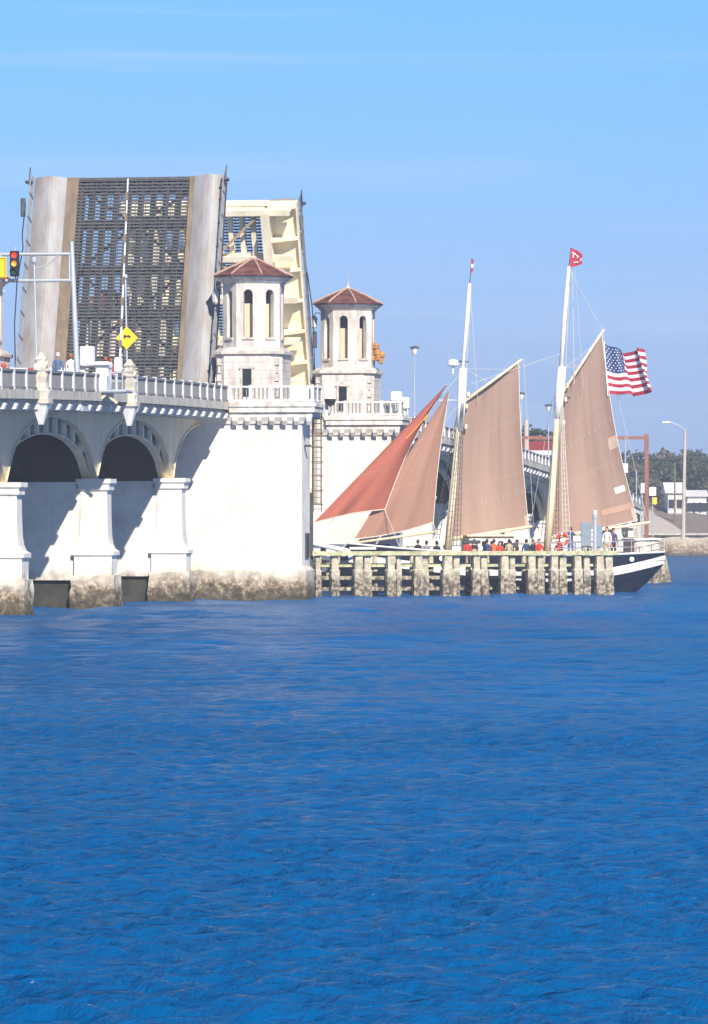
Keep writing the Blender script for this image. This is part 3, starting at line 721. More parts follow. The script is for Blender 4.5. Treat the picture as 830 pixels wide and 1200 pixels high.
    # tip beam and safety details
    m = MB(); bx(m, L-.12, L+.02, g0-.3, g1+.3, -.62, .03); m.build('tip_beam', M['dark'] if sgn > 0 else M['cream'], t)
    for w in (lo-.12, hi+.12):
        m = MB()
        bx(m, L-.7, L+.35, w-.03, w+.03, .75, .82); bx(m, L-.55, L-.45, w-.2, w+.2, .7, .95)
        m.build('tip_lamp', M['dark'], t)
    return t
M['leafrail'] = mat('dull_grey_steel', (.24,.25,.27), .6, var=.3)
M['grate_blue'] = mat('blue_grey_grating', (.12,.15,.20), .6, var=.3, scale=2)
M['brace'] = mat('ochre_brace', (.50,.36,.20), .7, var=.3, scale=2)
leaf(3.2, 1, 72.5, 'near raised bridge leaf showing its roadway side with dark open grating between grey sidewalks')
leaf(34.4, -1, 66.3, 'far raised bridge leaf showing its cream painted underside behind the near tower', 14.2)

# hanging cables with dark weights at the outer edges of the leaves
def cable(pts, label, boxes):
    o = thing('hanging_cable', label, 'cable', pts[0]); b = Vector(pts[0])
    m = MB(); m.tube([Vector(p)-b for p in pts], .035, 6); m.build('cable', M['black'], o)
    for q in boxes:
        q = Vector(q)-b; MB().bevbox(q.x-.13, q.x+.13, q.y-.12, q.y+.12, q.z-.5, q.z+.5, .04).build('control_box', M['dark'], o)
def bp(px, py, u): w, z = BU(px, py, u); return BW(u, w, z)
cable([bp(352,262,31), bp(354,290,31), bp(361,325,31.5), bp(366,360,32), bp(368,395,33), bp(369,440,34)], 'slack black cable beside the right edge of the far raised leaf', [bp(353,262,31.1), bp(369,398,33)])
cable([bp(30,238,6.5), bp(26,275,6.2), bp(27,290,6.0), bp(20,330,5.4), bp(17,380,4.6), bp(18,430,3.8)], 'slack black cable beside the left edge of the near raised leaf', [bp(27,243,6.5)])

# ------------------------------------------------------------------ signals, signs and barriers on the near approach
def gantry():
    u = -33.0; w0 = -.95; wt, ztop = BU(84, 283, u); wb, zb = BU(92, 474, u)
    t = thing('signal_gantry', 'tall galvanised mast with two long horizontal arms carrying the traffic signals', 'gantry', BW(u, wb, zb), RZ)
    d = wt-wb
    MB().tube([(0,0,-.1),(0,d*.5,(ztop-zb)*.5),(0,d,ztop-zb)], [.14,.12,.10], 12).build('mast', M['galv'], t)
    zz = []
    for py in (297.5, 328.5):
        w1, z1 = BU(81, py, u); zz.append(z1-zb)
        MB().tube([(0, d*(z1-zb)/(ztop-zb), z1-zb), (0, 6.8, z1-zb+.02)], .075, 8).build('arm', M['galv'], t)
    w1, _ = BU(81.5, 310, u); MB().tube([(0, w1-wb, zz[1]), (0, w1-wb, zz[0])], .05, 8).build('strut', M['galv'], t)
    MB().box(-.5, .5, -.35, .35, -.3, -.08).build('base_bracket', M['galv'], t)
gantry()
def signal():
    u = -33.2; w, z = BU(18.5, 324, u)
    t = thing('traffic_signal', 'dark three-lamp traffic signal glowing red and amber on the gantry arms', 'traffic light', BW(u, w, z), RZ)
    b = MB().bevbox(-.32, -.08, -.2, .2, 0, 1.14, .04).build('housing', M['black'], t)
    def em(name, c, s):
        m, tt, bs = new_mat(name); bs.inputs['Base Color'].default_value = (*c,1); bs.inputs['Emission Color'].default_value = (*c,1); bs.inputs['Emission Strength'].default_value = s; return m
    for i, (mt) in enumerate((plain('unlit_green_lens', (.02,.06,.04), .2), em('amber_lamp', (.9,.35,.03), .6), em('red_lamp', (.85,.03,.02), 1.0))):
        zc = .2+i*.37
        l = MB().loft([[(x, .13*math.cos(2*math.pi*k/14), zc+.13*math.sin(2*math.pi*k/14)) for k in range(14)] for x in (-.345,-.325)]).build('lens', mt, t)
        vs = [[(x, r*math.cos(R(a)), zc+r*math.sin(R(a))) for a in range(-10, 200, 15)] for x in (-.5,-.325) for r in (.155,)]
        v0 = vs[0]+[(x, .17/.155*y, zc+.17/.155*(z_-zc)) for x, y, z_ in reversed(vs[0])]; v1 = vs[1]+[(x, .17/.155*y, zc+.17/.155*(z_-zc)) for x, y, z_ in reversed(vs[1])]
        MB().loft([v0, v1]).build('visor', M['black'], l)
    MB().tube([(-.1,0,1.0),(0,0,1.02)], .04, 6).build('clamp', M['galv'], t)
    MB().box(-.079,-.02,-.03,.03,-.2,1.32).build('hanger', M['galv'], t)
    w, z = BU(1.5, 327, u)
    t = thing('yellow_sign_box', 'yellow boxed sign on the gantry at the left picture edge, left of the traffic signal', 'sign', BW(u, w, z), RZ)
    MB().bevbox(-.2,-.08,-.27,.27,0,.98,.05).build('panel', M['yellow'], t)
    m = MB(); m.box(-.205,-.201,-.235,.235,.04,.07); m.box(-.205,-.201,-.235,.235,.91,.94); m.box(-.205,-.201,-.235,-.205,.07,.91); m.box(-.205,-.201,.205,.235,.07,.91); m.build('border', M['black'], t)
    MB().box(-.079,-.01,-.03,.03,-.1,1.2).build('hanger', M['galv'], t)
signal()
def lamp_pole():
    w0 = -.8; u = -41.3; w1, z1 = BU(43, 425, u); wt, zt = BU(40, 307, u)
    t = thing('bridge_lamp', 'thin grey lamp pole rising from the nearer stone pedestal, with a curved side arm', 'lamp post', BW(u, w1, z1), RZ)
    h = zt-z1
    MB().tube([(0,0,-.5),(0,(wt-w1)*.5,h/2),(0,wt-w1,h)], [.045,.04,.035], 8).build('pole', M['galv'], t)
    we, ze_ = BU(72, 297, u); MB().tube([(0,wt-w1,h-.3),(0,(wt-w1)*.5+(we-w1)*.5, h-.12),(0,we-w1,ze_-z1)], .03, 6).build('arm', M['galv'], t)
    MB().lathe([(.05,h-.1),(.12,h),(.14,h+.12),(.05,h+.22)], 0, wt-w1, n=10).build('lamp_head', M['galv'], t)
lamp_pole()
def diamond():
    u = -23.6; w1, z1 = BU(149, 425, u); wt, zt = BU(147, 325, u)
    t = thing('warning_sign', 'yellow diamond warning sign with a black symbol on a thin pole above the pedestal', 'road sign', BW(u, w1, z1), RZ)
    h = zt-z1; MB().tube([(0,0,-.4),(0,wt-w1,h)], [.05,.035], 8).build('pole', M['galv'], t)
    MB().lathe([(.03,h-.1),(.11,h-.02),(.12,h+.1),(.04,h+.16)], 0, wt-w1, n=8).build('pole_cap', M['galv'], t)
    zc = BU(149, 396, u)[1]-z1; s = .54
    MB().loft([[(x, 0, zc-s), (x, s, zc), (x, 0, zc+s), (x, -s, zc)] for x in (-.09,-.065)]).build('sign_plate', M['yellow'], t)
    m = MB(); m.box(-.096,-.0915,-.19,.15,zc+.03,zc+.09); m.box(-.096,-.0915,-.13,-.03,zc+.09,zc+.13); m.box(-.096,-.0915,.02,.13,zc+.09,zc+.14); m.box(-.096,-.0915,-.17,-.1,zc-.02,zc+.03); m.box(-.096,-.0915,.06,.14,zc-.02,zc+.03)
    m.build('symbol', M['black'], t)
diamond()
def barrier():
    u = -29.0
    def q(px, py, uu=u): return BU(px, py, uu)
    t = thing('barrier_machine', 'white barrier gate cabinets on a railed platform outside the bridge railing', 'barrier', BW(u, q(118,460)[0], zd(u)-.1), RZ)
    o = BW(u, q(118,460)[0], zd(u)-.1); w0 = q(118,460)[0]; z0 = zd(u)-.1
    def bxp(name, px0, px1, py0, py1, d0, d1, mt, par=t, bev=.05):
        a_, zA = q(px1, py1); b_, zB = q(px0, py0)
        return MB().bevbox(d0, d1, a_-w0, b_-w0, zA-z0, zB-z0, bev).build(name, mt, par)
    bxp('control_cabinet', 95, 110, 406, 429, -.3, .3, M['white'])
    m = bxp('gate_housing', 114, 129, 432, 457, -.4, .4, M['white']); bxp('housing_lid', 113, 130, 424, 431.8, -.42, .42, M['white'], m)
    bxp('counterweight', 134.5, 143, 419, 436, -.2, .2, M['white'])
    bxp('cable_box', 99, 111, 462, 477, -.6, -.2, M['white_dirty'])
    bxp('floor_plate', 104, 152, 457.2, 460.5, -.7, .8, M['galv'])
    m = MB(); a_, zA = q(110, 478); b_, zB = q(127, 462); m.beam((-.45, a_-w0, zA-z0), (-.45, b_-w0, zB-z0), .13, .13); a_, zA = q(142, 478); m.beam((-.35, a_-w0+.1, zA-z0+.2), (-.35, b_-w0, zB-z0), .1, .1); m.build('brace', M['beige'], t)
    m = MB()
    for py in (437, 447):
        a_, zA = q(131, py); b_, _ = q(147, py); m.beam((-.6, a_-w0, zA-z0), (-.6, b_-w0, zA-z0), .05, .05)
    for px in (131, 139, 147): a_, zA = q(px, 457); _, zB = q(px, 436); m.beam((-.6, a_-w0, zA-z0), (-.6, a_-w0, zB-z0), .05, .05)
    m.build('guard_rail', M['galv'], t)
    m = bxp('arm_hinge', 104, 134, 425, 428.5, -.55, -.45, M['white'])
    # lowered arm across the carriageway
    ta = thing('road_barrier', 'lowered red and white barrier arm with red lamps across the road', 'barrier', BW(u, q(100,433)[0], q(100,433)[1]), RZ)
    za = q(100, 433)[1]; wa = q(100, 433)[0]; y = 0.0; k = 0
    seg = [(100, 55, 'w'), (51, 33, 'r'), (33, 15, 'w'), (15, -4, 'r'), (-4,-25,'w'), (-25,-45,'r'), (-45,-66,'w')]
    seg[0:1] = [(100, 74, 'w'), (74, 53, 'w')]
    mw, mr_ = MB(), MB()
    for a, b, c in seg:
        y0 = q(a,433)[0]-wa; y1 = q(b,433)[0]-wa
        (mw if c == 'w' else mr_).box(-.05,.05,y0,y1-.004,-.09,.09)
    MB().box(-.03,.03,0,q(-66,433)[0]-wa,-.03,.03).build('core', M['galv'], ta)
    mw.build('white_band', M['white'], ta); mr_.build('red_band', M['red'], ta)
    for px in (4, 45, 80): 
        y0 = q(px,433)[0]-wa; l = MB().lathe([(.03,.1),(.11,.12),(.12,.2),(.07,.3),(.0,.33)], 0, y0, n=10).build('lamp', M['red'], ta)
    # raised arm
    wb, zb = q(140, 432); wt, zt = q(150, 209)
    tr = thing('upright_gate', 'slender gate arm standing raised upright in front of the grating', 'gate', BW(u, wb, zb), RZ)
    m = MB(); m.tube([(0,0,-.2),(0,(wt-wb)*.5,(zt-zb)*.5),(0,wt-wb,zt-zb)], [.06,.05,.04], 8); m.build('pole', M['white_dirty'], tr)
    m = MB()
    for i in range(1, 9): f = i/9; m.box(-.065,.065,(wt-wb)*f-.065,(wt-wb)*f+.065,(zt-zb)*f,(zt-zb)*f+.35)
    m.build('band', M['kerb'], tr)
barrier()

# lamps on the bridge and fittings on the far pier
def deck_lamp(u, w, ht, label):
    t = thing('bridge_lamp', label, 'lamp post', BW(u, w, zd(u)), RZ, 'lantern posts along the far bridge')
    MB().lathe([(.22,0),(.22,.3),(.12,.5),(.08,1.0),(.05,1.1),(.03,ht-.5),(.05,ht-.45)], n=8).build('post', M['galv'], t)
    l = MB().lathe([(.1,ht-.45),(.17,ht-.3),(.26,ht+.05)], n=8).build('lantern', M['white_dirty'], t)
    MB().lathe([(.34,ht+.052),(.3,ht+.12),(.05,ht+.2)], n=8).build('lantern_cap', M['dark'], l)
for px, top, lab in ((486,406,'lantern post standing alone against the sky left of the foremast'), (611,460,'lantern post just right of the foresail leech'), (643,474,'lantern post just left of the mainmast')):
    u, z = BL(px, top, -.6); deck_lamp(u, -.6, z-zd(u)-.15, lab)
def pier2_fittings():
    u = 30.2
    w, z = BU(388, 470, u); t = thing('searchlight', 'round dark searchlight with white lens on the railing of the far pier', 'searchlight', BW(u-.3, w, z-.3), RZ)
    m = MB(); m.lathe([(.0,.0),(.16,.03),(.28,.14),(.34,.3),(.34,.42)], n=14); m.build('bowl', M['black'], t); MB().lathe([(.30,.425),(.2,.5),(.0,.53)], n=14).build('lens', M['white'], t); MB().box(-.05,.3,-.05,.05,-.35,.05).build('bracket', M['galv'], t)
    for (x0,x1,y0,y1,lab) in ((459,471,459,470,'white equipment box on top of the railing at the far pier corner'), (470,480,466,479,'white cabinet hanging off the outer railing of the far pier')):
        a_, zA = BU(x1, y1, 31.5); b_, zB = BU(x0, y0, 31.5)
        t = thing('equipment_box', lab, 'box', BW(31.5, (a_+b_)/2, zA), RZ); h = (b_-a_)/2
        MB().bevbox(-.3,.3,-h,h,0,zB-zA,.05).build('cabinet', M['white'], t); MB().box(-.32,-.302,-h*.7,h*.7,.1,(zB-zA)*.7).build('cabinet_door', M['white_dirty'], t)
        MB().box(-.1,.1,-.1,.1,-.6,.0).build('mount', M['galv'], t)
    a_, z = BU(441, 425, 33.8)
    t = thing('lamp_cluster', 'rusty orange cluster of lamp housings fixed to the right side of the far tower', 'lamp cluster', BW(33.6, a_, z), RZ)
    for i, (y, zz, r) in enumerate(((.25,1.0,.2),(-.02,.95,.2),(.28,.62,.19),(-.1,.6,.2),(.2,.25,.2),(-.14,.28,.19),(-.38,.45,.17),(-.3,.1,.15))):
        MB().lathe([(.05,zz-.2),(r,zz-.12),(r,zz+.08),(r*.5,zz+.2)], 0, y, n=8).build('lamp_housing', M['brace2'], t)
    MB().box(-.05,.05,-.2,.5,.2,.9).build('frame', M['kerb'], t)
M['brace2'] = mat('rusty_orange_paint', (.52,.25,.07), .7, col2=(.25,.11,.04), scale=4)
pier2_fittings()

# ------------------------------------------------------------------ timber fender along the channel
def fender():
    A = Vector((P(368,0,247).x, 247.0, 0)); Bq = Vector((P(722,0,252).x, 252.0, 0)); d = Bq-A; L = d.length; rz = math.atan2(d.y, d.x)
    t = thing('timber_fender', 'long weathered timber fender of paired piles and rails in front of the schooner', 'fender', A, rz)
    zt = 2.36
    def X(px): k = (px-CX)/F; s = (k*A.y-A.x)/(d.x/L-k*d.y/L); return s
    piles = [(372,6),(392,9),(419,10),(430,9),(457,10),(467,6),(489,10),(498,7),(523,11),(534,8),(557,9),(567,8),(590,10),(600,7),(622,10),(633,8),(648,9),(659,9),(676,10),(687,8),(702,10),(713,10)]
    rr = random.Random(3)
    for i, (px, wd) in enumerate(piles):
        x = X(px); r = wd/2/21.0; rg = []; lean = rr.uniform(-.03,.03)
        for k, z in enumerate((-.8,0,.25,.5,.75,1.0,1.3,1.43,1.5,2.0,zt-.12)):
            f = 1+rr.uniform(-.06,.06)+(.24 if z < 1.45 else .0)
            ln_ = (z-1)*(lean); sq = lambda a: 1/max(abs(math.cos(a)), abs(math.sin(a)))**.75
            rg.append([(x+ln_+r*f*.93*sq(2*math.pi*j/12+.26)*math.cos(2*math.pi*j/12+.26)+rr.uniform(-.015,.015), (0 if i%2 else -.1)+r*f*sq(2*math.pi*j/12+.26)*math.sin(2*math.pi*j/12+.26)+rr.uniform(-.02,.02), z) for j in range(12)])
        MB().loft(rg).build('pile', M['pile'], t)
    for x0 in (0.0,):
        for i, px in enumerate(range(384, 720, 22)):          # rear row of piles
            x = X(px); MB().lathe([(.17,-.8),(.17,1.0),(.14,zt-.1)], x, 1.7, n=8).build('pile', M['pile'], t)
    cap = MB(); cap.box(-.2, L, -.42, .02, zt-.1, zt+.13); cap.box(-.2, L, 1.5, 1.9, zt-.1, zt+.1); cap.build('cap_beam', M['wale'], t)
    for z, h in ((1.72,.2),(1.02,.2),(.42,.2)):
        m = MB(); m.box(-.15, L*(.44 if z < 1.5 else .985), .27, .47, z-h/2, z+h/2); m.box(-.15, L, 1.32, 1.48, z-.09, z+.09); m.build('wale', M['wale'], t)
    m = MB()
    for px in range(380, 720, 20): x = X(px); m.box(x-.08, x+.08, .03, 1.49, zt-.08, zt+.05)
    m.build('cross_tie', M['wale'], t)
    # board signs on a post at the fender end
    for (x0, x1, y0, y1, lab, c) in ((681,693,612,640,'grey navigation board left of the post at the fender end','g'), (697,706,615,641,'slim grey board right of the post at the fender end','g')):
        a_ = X(x0); b_ = X(x1); s = thing('channel_board', lab, 'sign board', A + d/L*((a_+b_)/2), rz, 'boards at the fender end')
        z0 = P(0,y1,251.5).z; z1 = P(0,y0,251.5).z; MB().bevbox(-(b_-a_)/2,(b_-a_)/2,-.05,.03,z0,z1,.02).build('board', M['board'], s); MB().box(-.05,.05,.031,.12,zt+.13,z1).build('post', M['pile'], s)
    x = X(696); s = thing('signal_post', 'grey timber post between the boards at the fender end', 'post', A + d/L*x, rz)
    MB().lathe([(.13,zt+.131),(.12,4.3),(.16,4.31),(.16,4.5)], 0, -.2, n=10).build('post', M['galv'], s); MB().bevbox(-.1,.1,-.3,-.1,4.51,4.75,.03).build('lamp', M['white'], s)
    # dark post where the fender meets the pier
    s = thing('mooring_post', 'tall dark steel post between the near pier and the fender', 'post', A + d/L*X(365), rz)
    MB().lathe([(.11,0),(.11,P(0,580,247).z)], n=10).build('post', M['dark'], s); MB().lathe([(.14,P(0,580,247).z+.001),(.05,P(0,577,247).z)], n=10).build('cap', M['dark'], s)
M['board'] = mat('blue_grey_board', (.22,.27,.32), .6, var=.15)
fender()
# dolphin behind the stern
def dolphin(px, Y, label, n=7):
    c = P(px, 0, Y); t = thing('mooring_dolphin', label, 'dolphin', (c.x, Y, 0)); rr = random.Random(5)
    for k in range(n):
        a = 2*math.pi*k/n; MB().tube([(.75*math.cos(a), .75*math.sin(a), -.5), (.5*math.cos(a), .5*math.sin(a), .9), (.32*math.cos(a), .32*math.sin(a), 1.9)], [.30,.28,.2], 8).build('pile', M['pile'], t)
    MB().lathe([(.55,1.45),(.57,1.5),(.57,1.6),(.55,1.65)], n=14).build('band', M['dark'], t)
dolphin(771, 300, 'short cluster of barnacled piles in the water just behind the schooner stern')
def far_fender():
    A = BW(29.6, -4.2); t = thing('timber_fender', 'dark slatted fender wall below the white pier behind the jibs', 'fender', A, RZ)
    for i in range(12): MB().box(-.12,.12, i*.9-.3+.0, i*.9+.0, -.5, 2.6).build('pile', M['dark2'], t)
    for z in (.6,1.3,2.0,2.7): MB().box(-.3,-.121,-.5,10.5,z-.12,z+.12).build('wale', M['slate'], t)
    A = BW(29.6, -5.4); t = thing('timber_fender', 'dark slate fender boards beyond the jibs, right of the far white pier', 'fender', A, RZ)
    for i in range(3): MB().box(-.12,.12, -i*1.4-.3, -i*1.4, -.5, 2.3).build('pile', M['dark2'], t)
    for z in (.6,1.2,1.8): MB().box(-.3,-.121,-3.4,.2,z-.12,z+.12).build('wale', M['slate'], t)
M['slate'] = mat('slate_boards', (.12,.15,.19), .8, var=.3)
far_fender()

exec_people = True
# ------------------------------------------------------------------ schooner
SB = Vector((P(365,0,256).x, 256.0, 0)); SS = Vector((P(778,0,261).x, 261.0, 0)); SD = (SS-SB).normalized(); SRZ = math.atan2(SD.y, SD.x)
SX0 = 2.0                                            # bow of the hull, metres from the bowsprit end
SO = SB + SD*11.0                                    # origin amidships on the waterline
def S(px, py, off=0.0):                              # local (x, z) on the centre plane of the ship (off: towards far side)
    b = SB + Vector((-SD.y, SD.x, 0))*off
    k = (px-CX)/F; s = (k*b.y-b.x)/(SD.x-k*SD.y); Y = b.y+SD.y*s
    return s-11.0, H-(py-HY)/F*Y
M['hull'] = mat('navy_hull_paint', (.012,.018,.035), .35, var=.3, scale=1.5, bump=.02)
M['hullw'] = mat('white_hull_paint', (.80,.80,.78), .4, var=.12, scale=1.5, bump=.0)
M['deckwood'] = mat('teak_deck', (.42,.30,.18), .7, var=.3, scale=3)
M['mast'] = mat('varnished_spar', (.78,.67,.47), .45, scale=2.0, stretch=(2,2,.3), col2=(.64,.50,.31), bump=.02)
M['rope'] = plain('pale_rope', (.62,.58,.50), .8); M['wire'] = plain('dark_wire', (.09,.09,.09), .6)
def sail_mat(name, col, col2, trans, ratio=.25):
    m, t, b = new_mat(name); N = t.nodes.new; L = t.links.new
    uv = N('ShaderNodeTexCoord'); mp = N('ShaderNodeMapping'); mp.inputs['Scale'].default_value = (5, .6, 1); mp.inputs['Rotation'].default_value = (0,0,R(12))
    n = N('ShaderNodeTexNoise'); n.inputs['Scale'].default_value = 1.4; n.inputs['Detail'].default_value = 6; L(uv.outputs['UV'], mp.inputs[0]); L(mp.outputs[0], n.inputs[0])
    r = N('ShaderNodeValToRGB'); r.color_ramp.elements[0].position = .3; r.color_ramp.elements[0].color = (*col2,1); r.color_ramp.elements[1].position = .7; r.color_ramp.elements[1].color = (*col,1); L(n.outputs[0], r.inputs[0])
    sp = N('ShaderNodeSeparateXYZ'); L(uv.outputs['UV'], sp.inputs[0])
    # sewn panel seams and a paler reef band
    sm = N('ShaderNodeMath'); sm.operation = 'MULTIPLY'; sm.inputs[1].default_value = 9.0; L(sp.outputs['X'], sm.inputs[0])
    fr = N('ShaderNodeMath'); fr.operation = 'FRACT'; L(sm.outputs[0], fr.inputs[0]); lt = N('ShaderNodeMath'); lt.operation = 'LESS_THAN'; lt.inputs[1].default_value = .05; L(fr.outputs[0], lt.inputs[0])
    s2 = N('ShaderNodeMath'); s2.operation = 'MULTIPLY'; s2.inputs[1].default_value = 3.0; L(sp.outputs['Y'], s2.inputs[0])
    f2 = N('ShaderNodeMath'); f2.operation = 'FRACT'; L(s2.outputs[0], f2.inputs[0]); l2 = N('ShaderNodeMath'); l2.operation = 'LESS_THAN'; l2.inputs[1].default_value = .022; L(f2.outputs[0], l2.inputs[0])
    add = N('ShaderNodeMath'); add.operation = 'MAXIMUM'; L(lt.outputs[0], add.inputs[0]); L(l2.outputs[0], add.inputs[1])
    sc = N('ShaderNodeMath'); sc.operation = 'MULTIPLY'; sc.inputs[1].default_value = .16; L(add.outputs[0], sc.inputs[0])
    mx = N('ShaderNodeMixRGB'); mx.inputs[2].default_value = (.66,.50,.38,1); L(sc.outputs[0], mx.inputs[0]); L(r.outputs[0], mx.inputs[1])
    L(mx.outputs[0], b.inputs['Base Color']); b.inputs['Roughness'].default_value = .85; b.inputs['Specular IOR Level'].default_value = .15
    bp = N('ShaderNodeBump'); bp.inputs['Strength'].default_value = .35; bp.inputs['Distance'].default_value = .12; L(n.outputs[0], bp.inputs['Height']); L(bp.outputs[0], b.inputs['Normal'])
    tr = N('ShaderNodeBsdfTranslucent'); L(mx.outputs[0], tr.inputs[0]); ms = N('ShaderNodeMixShader'); ms.inputs[0].default_value = ratio
    L(b.outputs[0], ms.inputs[1]); L(tr.outputs[0], ms.inputs[2]); L(ms.outputs[0], t.nodes['Material Output'].inputs[0])
    return m
M['sail'] = sail_mat('tanbark_sailcloth', (.46,.315,.245), (.39,.25,.19), .3)
M['sail_red'] = sail_mat('rust_red_sailcloth', (.52,.175,.12), (.42,.125,.085), .3)
M['sail_mid'] = sail_mat('brown_red_sailcloth', (.48,.275,.20), (.40,.21,.15), .3)
ship = thing('schooner', 'two-masted navy schooner with white stripe and tan sails passing the open bridge', 'sailing ship', SO, SRZ)
def hull():
    bx_ = S(408, 0)[0]; sx_ = S(770, 0)[0]; n = 26; L = sx_-bx_
    nav, wh = MB(), MB(); secs = []
    for i in range(n+1):
        f = i/n; x = bx_+L*f
        beam = 2.55*(math.sin(math.pi*min(1, f/.5)*.5)**.75 if f < .5 else 1-.42*((f-.5)/.5)**2.2)
        if i == 0: beam = .08
        sheer = 2.15+.55*(1-f)**3*1.3+.22*max(0,(f-.55)/.45)**2
        keel = -.7+1.1*max(0,(.08-f)/.08) + (max(0,(f-.86)/.14)**1.35)*2.25
        levels = [keel, keel+(.62-keel)*.55 if keel < .5 else keel+.06]
        rise = 1.0*max(0,(f-.62)/.38)**1.7 + .6*max(0,(.6-f)/.37)**1.3
        st0, st1 = .70+rise, 1.18+rise; b0, b1_ = .45+rise*.6, .6+rise*.6
        zs = [keel, max(keel+.02, keel*.5+.2), max(keel+.05, b0), max(keel+.07, b1_), max(keel+.1, st0), max(keel+.15, st1), max(sheer, keel+.3)]
        zs = [min(z, sheer) for z in zs]
        ws = [.04*beam, beam*.72, beam*.90, beam*.93, beam*.97, beam*.99, beam*1.0]
        if f > .8:
            g = (f-.8)/.2; ws = [w*(1-.25*g*(1-k/6)) for k, w in enumerate(ws)]
        secs.append([(x+ (z-1)*.0, w, z) for w, z in zip(ws, zs)])
    names = [0,0,0,0,1,0]
    m = MB()
    for i in range(n):
        for k in range(6):
            m.mi = names[k]
            for s in (1,-1):
                q = [secs[i][k], secs[i+1][k], secs[i+1][k+1], secs[i][k+1]]; m.quadmesh([(x, s*y, z) for x, y, z in q], [(0,1,2,3) if s < 0 else (3,2,1,0)])
    # transom and bow close
    m.mi = 0; e = secs[-1]; m.quadmesh([(x,y,z) for x,y,z in e]+[(x,-y,z) for x,y,z in reversed(e)], [tuple(range(14))])
    m.build('hull', [M['hull'], M['hullw']], ship, recalc=True)
    d = MB(); d.quadmesh([(s[-1][0], sg*(s[-1][1]-.05), s[-1][2]-.45) for s in secs for sg in (1,-1)], [(2*i,2*i+1,2*i+3,2*i+2) for i in range(n)]); d.build('deck', M['deckwood'], ship)
    r = MB()
    for sg in (1,-1): r.tube([(s[-1][0], sg*s[-1][1], s[-1][2]+.03) for s in secs], .06, 6)
    r.build('cap_rail', M['hullw'], ship)
    for f in (.14,.3,.42,.55,.66,.78,.885):
        i = int(f*n); s = secs[i]; z = (s[5][2]+s[6][2])/2-.02
        MB().loft([[(s[0][0]+.14*math.cos(2*math.pi*k/14), -s[6][1]-e_, z+.14*math.sin(2*math.pi*k/14)) for k in range(14)] for e_ in (-.03,.02)]).build('porthole', M['hullw'], ship)
    return secs
secs = hull()
DZ = 1.72
def spar(name, pts, rad, mt, par=ship, n=10, off=0.0): return MB().tube([(S(px,py)[0], off, S(px,py)[1]) for px, py in pts], rad, n).build(name, mt, par, smooth=True)
fm = spar('foremast', [(524.5,652),(530,590),(536.5,520),(541,468)], [.22,.21,.19,.17], M['mast'])
spar('topmast', [(539,505),(541,470),(543,432)], [.23,.25,.22], M['white'], fm); spar('topmast', [(541.5,445),(547,380),(550.5,332)], [.13,.11,.075], M['white'], fm)
spar('mast_pole', [(550.5,333),(553,302)], [.025,.02], M['wire'], fm, 6)
mm = spar('mainmast', [(641,650),(646,590),(651.5,520),(656,464)], [.23,.22,.20,.18], M['mast'])
spar('topmast', [(654,490),(656,462),(659,430)], [.24,.27,.24], M['white'], mm); spar('topmast', [(657.5,440),(662,370),(667,312)], [.14,.12,.08], M['white'], mm)
spar('mast_pole', [(667,313),(669,290)], [.025,.02], M['wire'], mm, 6)
for (a, b) in (((528,632),(624,617)), ((642,631),(762,612))): spar('boom', [a, b], [.11,.09], M['mast'])
spar('boom', [(412,637),(512,623)], [.08,.08], M['mast'])
for (a, b) in (((540,474),(612,421)), ((656,466),(708,386))): spar('gaff', [a, b], [.10,.07], M['mast'])
spar('bowsprit', [(430,652),(400,644),(366,637)], [.2,.15,.10], M['white'])
spar('crosstrees', [(534,423),(549,424)], .05, M['dark'], fm); spar('crosstrees', [(650,466),(668,466)], .05, M['dark'], mm); spar('crosstrees', [(505,469),(536,469)], .035, M['white_dirty'], fm)
b_ = S(531, 428); MB().lathe([(.05,b_[1]-.5),(.07,b_[1]-.1),(.32,b_[1]),(.32,b_[1]+.28),(.05,b_[1]+.36)], b_[0], 0, n=14).build('radar_dome', M['white'], fm)

def sail(name, c, belly, mt, roach=(0,0,0,0), nx=26, nz=30, rip=.10, seed=0):
    # c: tack, clew, peak, throat as photo points; a grid of cloth bellied away from the centre plane
    q = [Vector((S(*p)[0], 0, S(*p)[1])) for p in c]
    m = MB(); m.uv = []; vs = []
    for j in range(nz+1):
        t = j/nz
        for i in range(nx+1):
            s = i/nx
            p = (q[0]*(1-s)+q[1]*s)*(1-t) + (q[3]*(1-s)+q[2]*s)*t
            lee = (q[2]-q[1]); nr = Vector((lee.z, 0, -lee.x)).normalized()
            p = p + nr*roach[1]*math.sin(math.pi*t)*s
            ft = (q[1]-q[0]); nf = Vector((ft.z, 0, -ft.x)).normalized()
            p = p + nf*roach[0]*math.sin(math.pi*s)*(1-t)**2
            lu = (q[3]-q[0]); nl = Vector((-lu.z, 0, lu.x)).normalized(); p = p + nl*roach[3]*math.sin(math.pi*t)*(1-s)
            y = belly*math.sin(math.pi*min(1, s*1.0))**.8*math.sin(math.pi*(.12+.76*t)) + belly*.5*s*(1-t)*0
            y += rip*math.sin(9*s+3*t+seed)*math.sin(math.pi*s)*(1-t) + rip*.7*math.sin(17*s-5*t+seed*2)*math.exp(-4*t)*math.sin(math.pi*s)
            vs.append((p.x, y, p.z)); m.uv.append((s, t))
    m.quadmesh(vs, [(j*(nx+1)+i, j*(nx+1)+i+1, (j+1)*(nx+1)+i+1, (j+1)*(nx+1)+i) for j in range(nz) for i in range(nx)])
    o = m.build(name, mt, ship, smooth=True, recalc=False); o.data.update()
    # bolt ropes down the free edges
    r = MB(); r.tube([vs[j*(nx+1)+nx] for j in range(0, nz+1, 3)], .03, 5); r.tube([vs[i] for i in range(nx+1)], .03, 5); r.build('bolt_rope', M['rope'], o)
    return o, vs
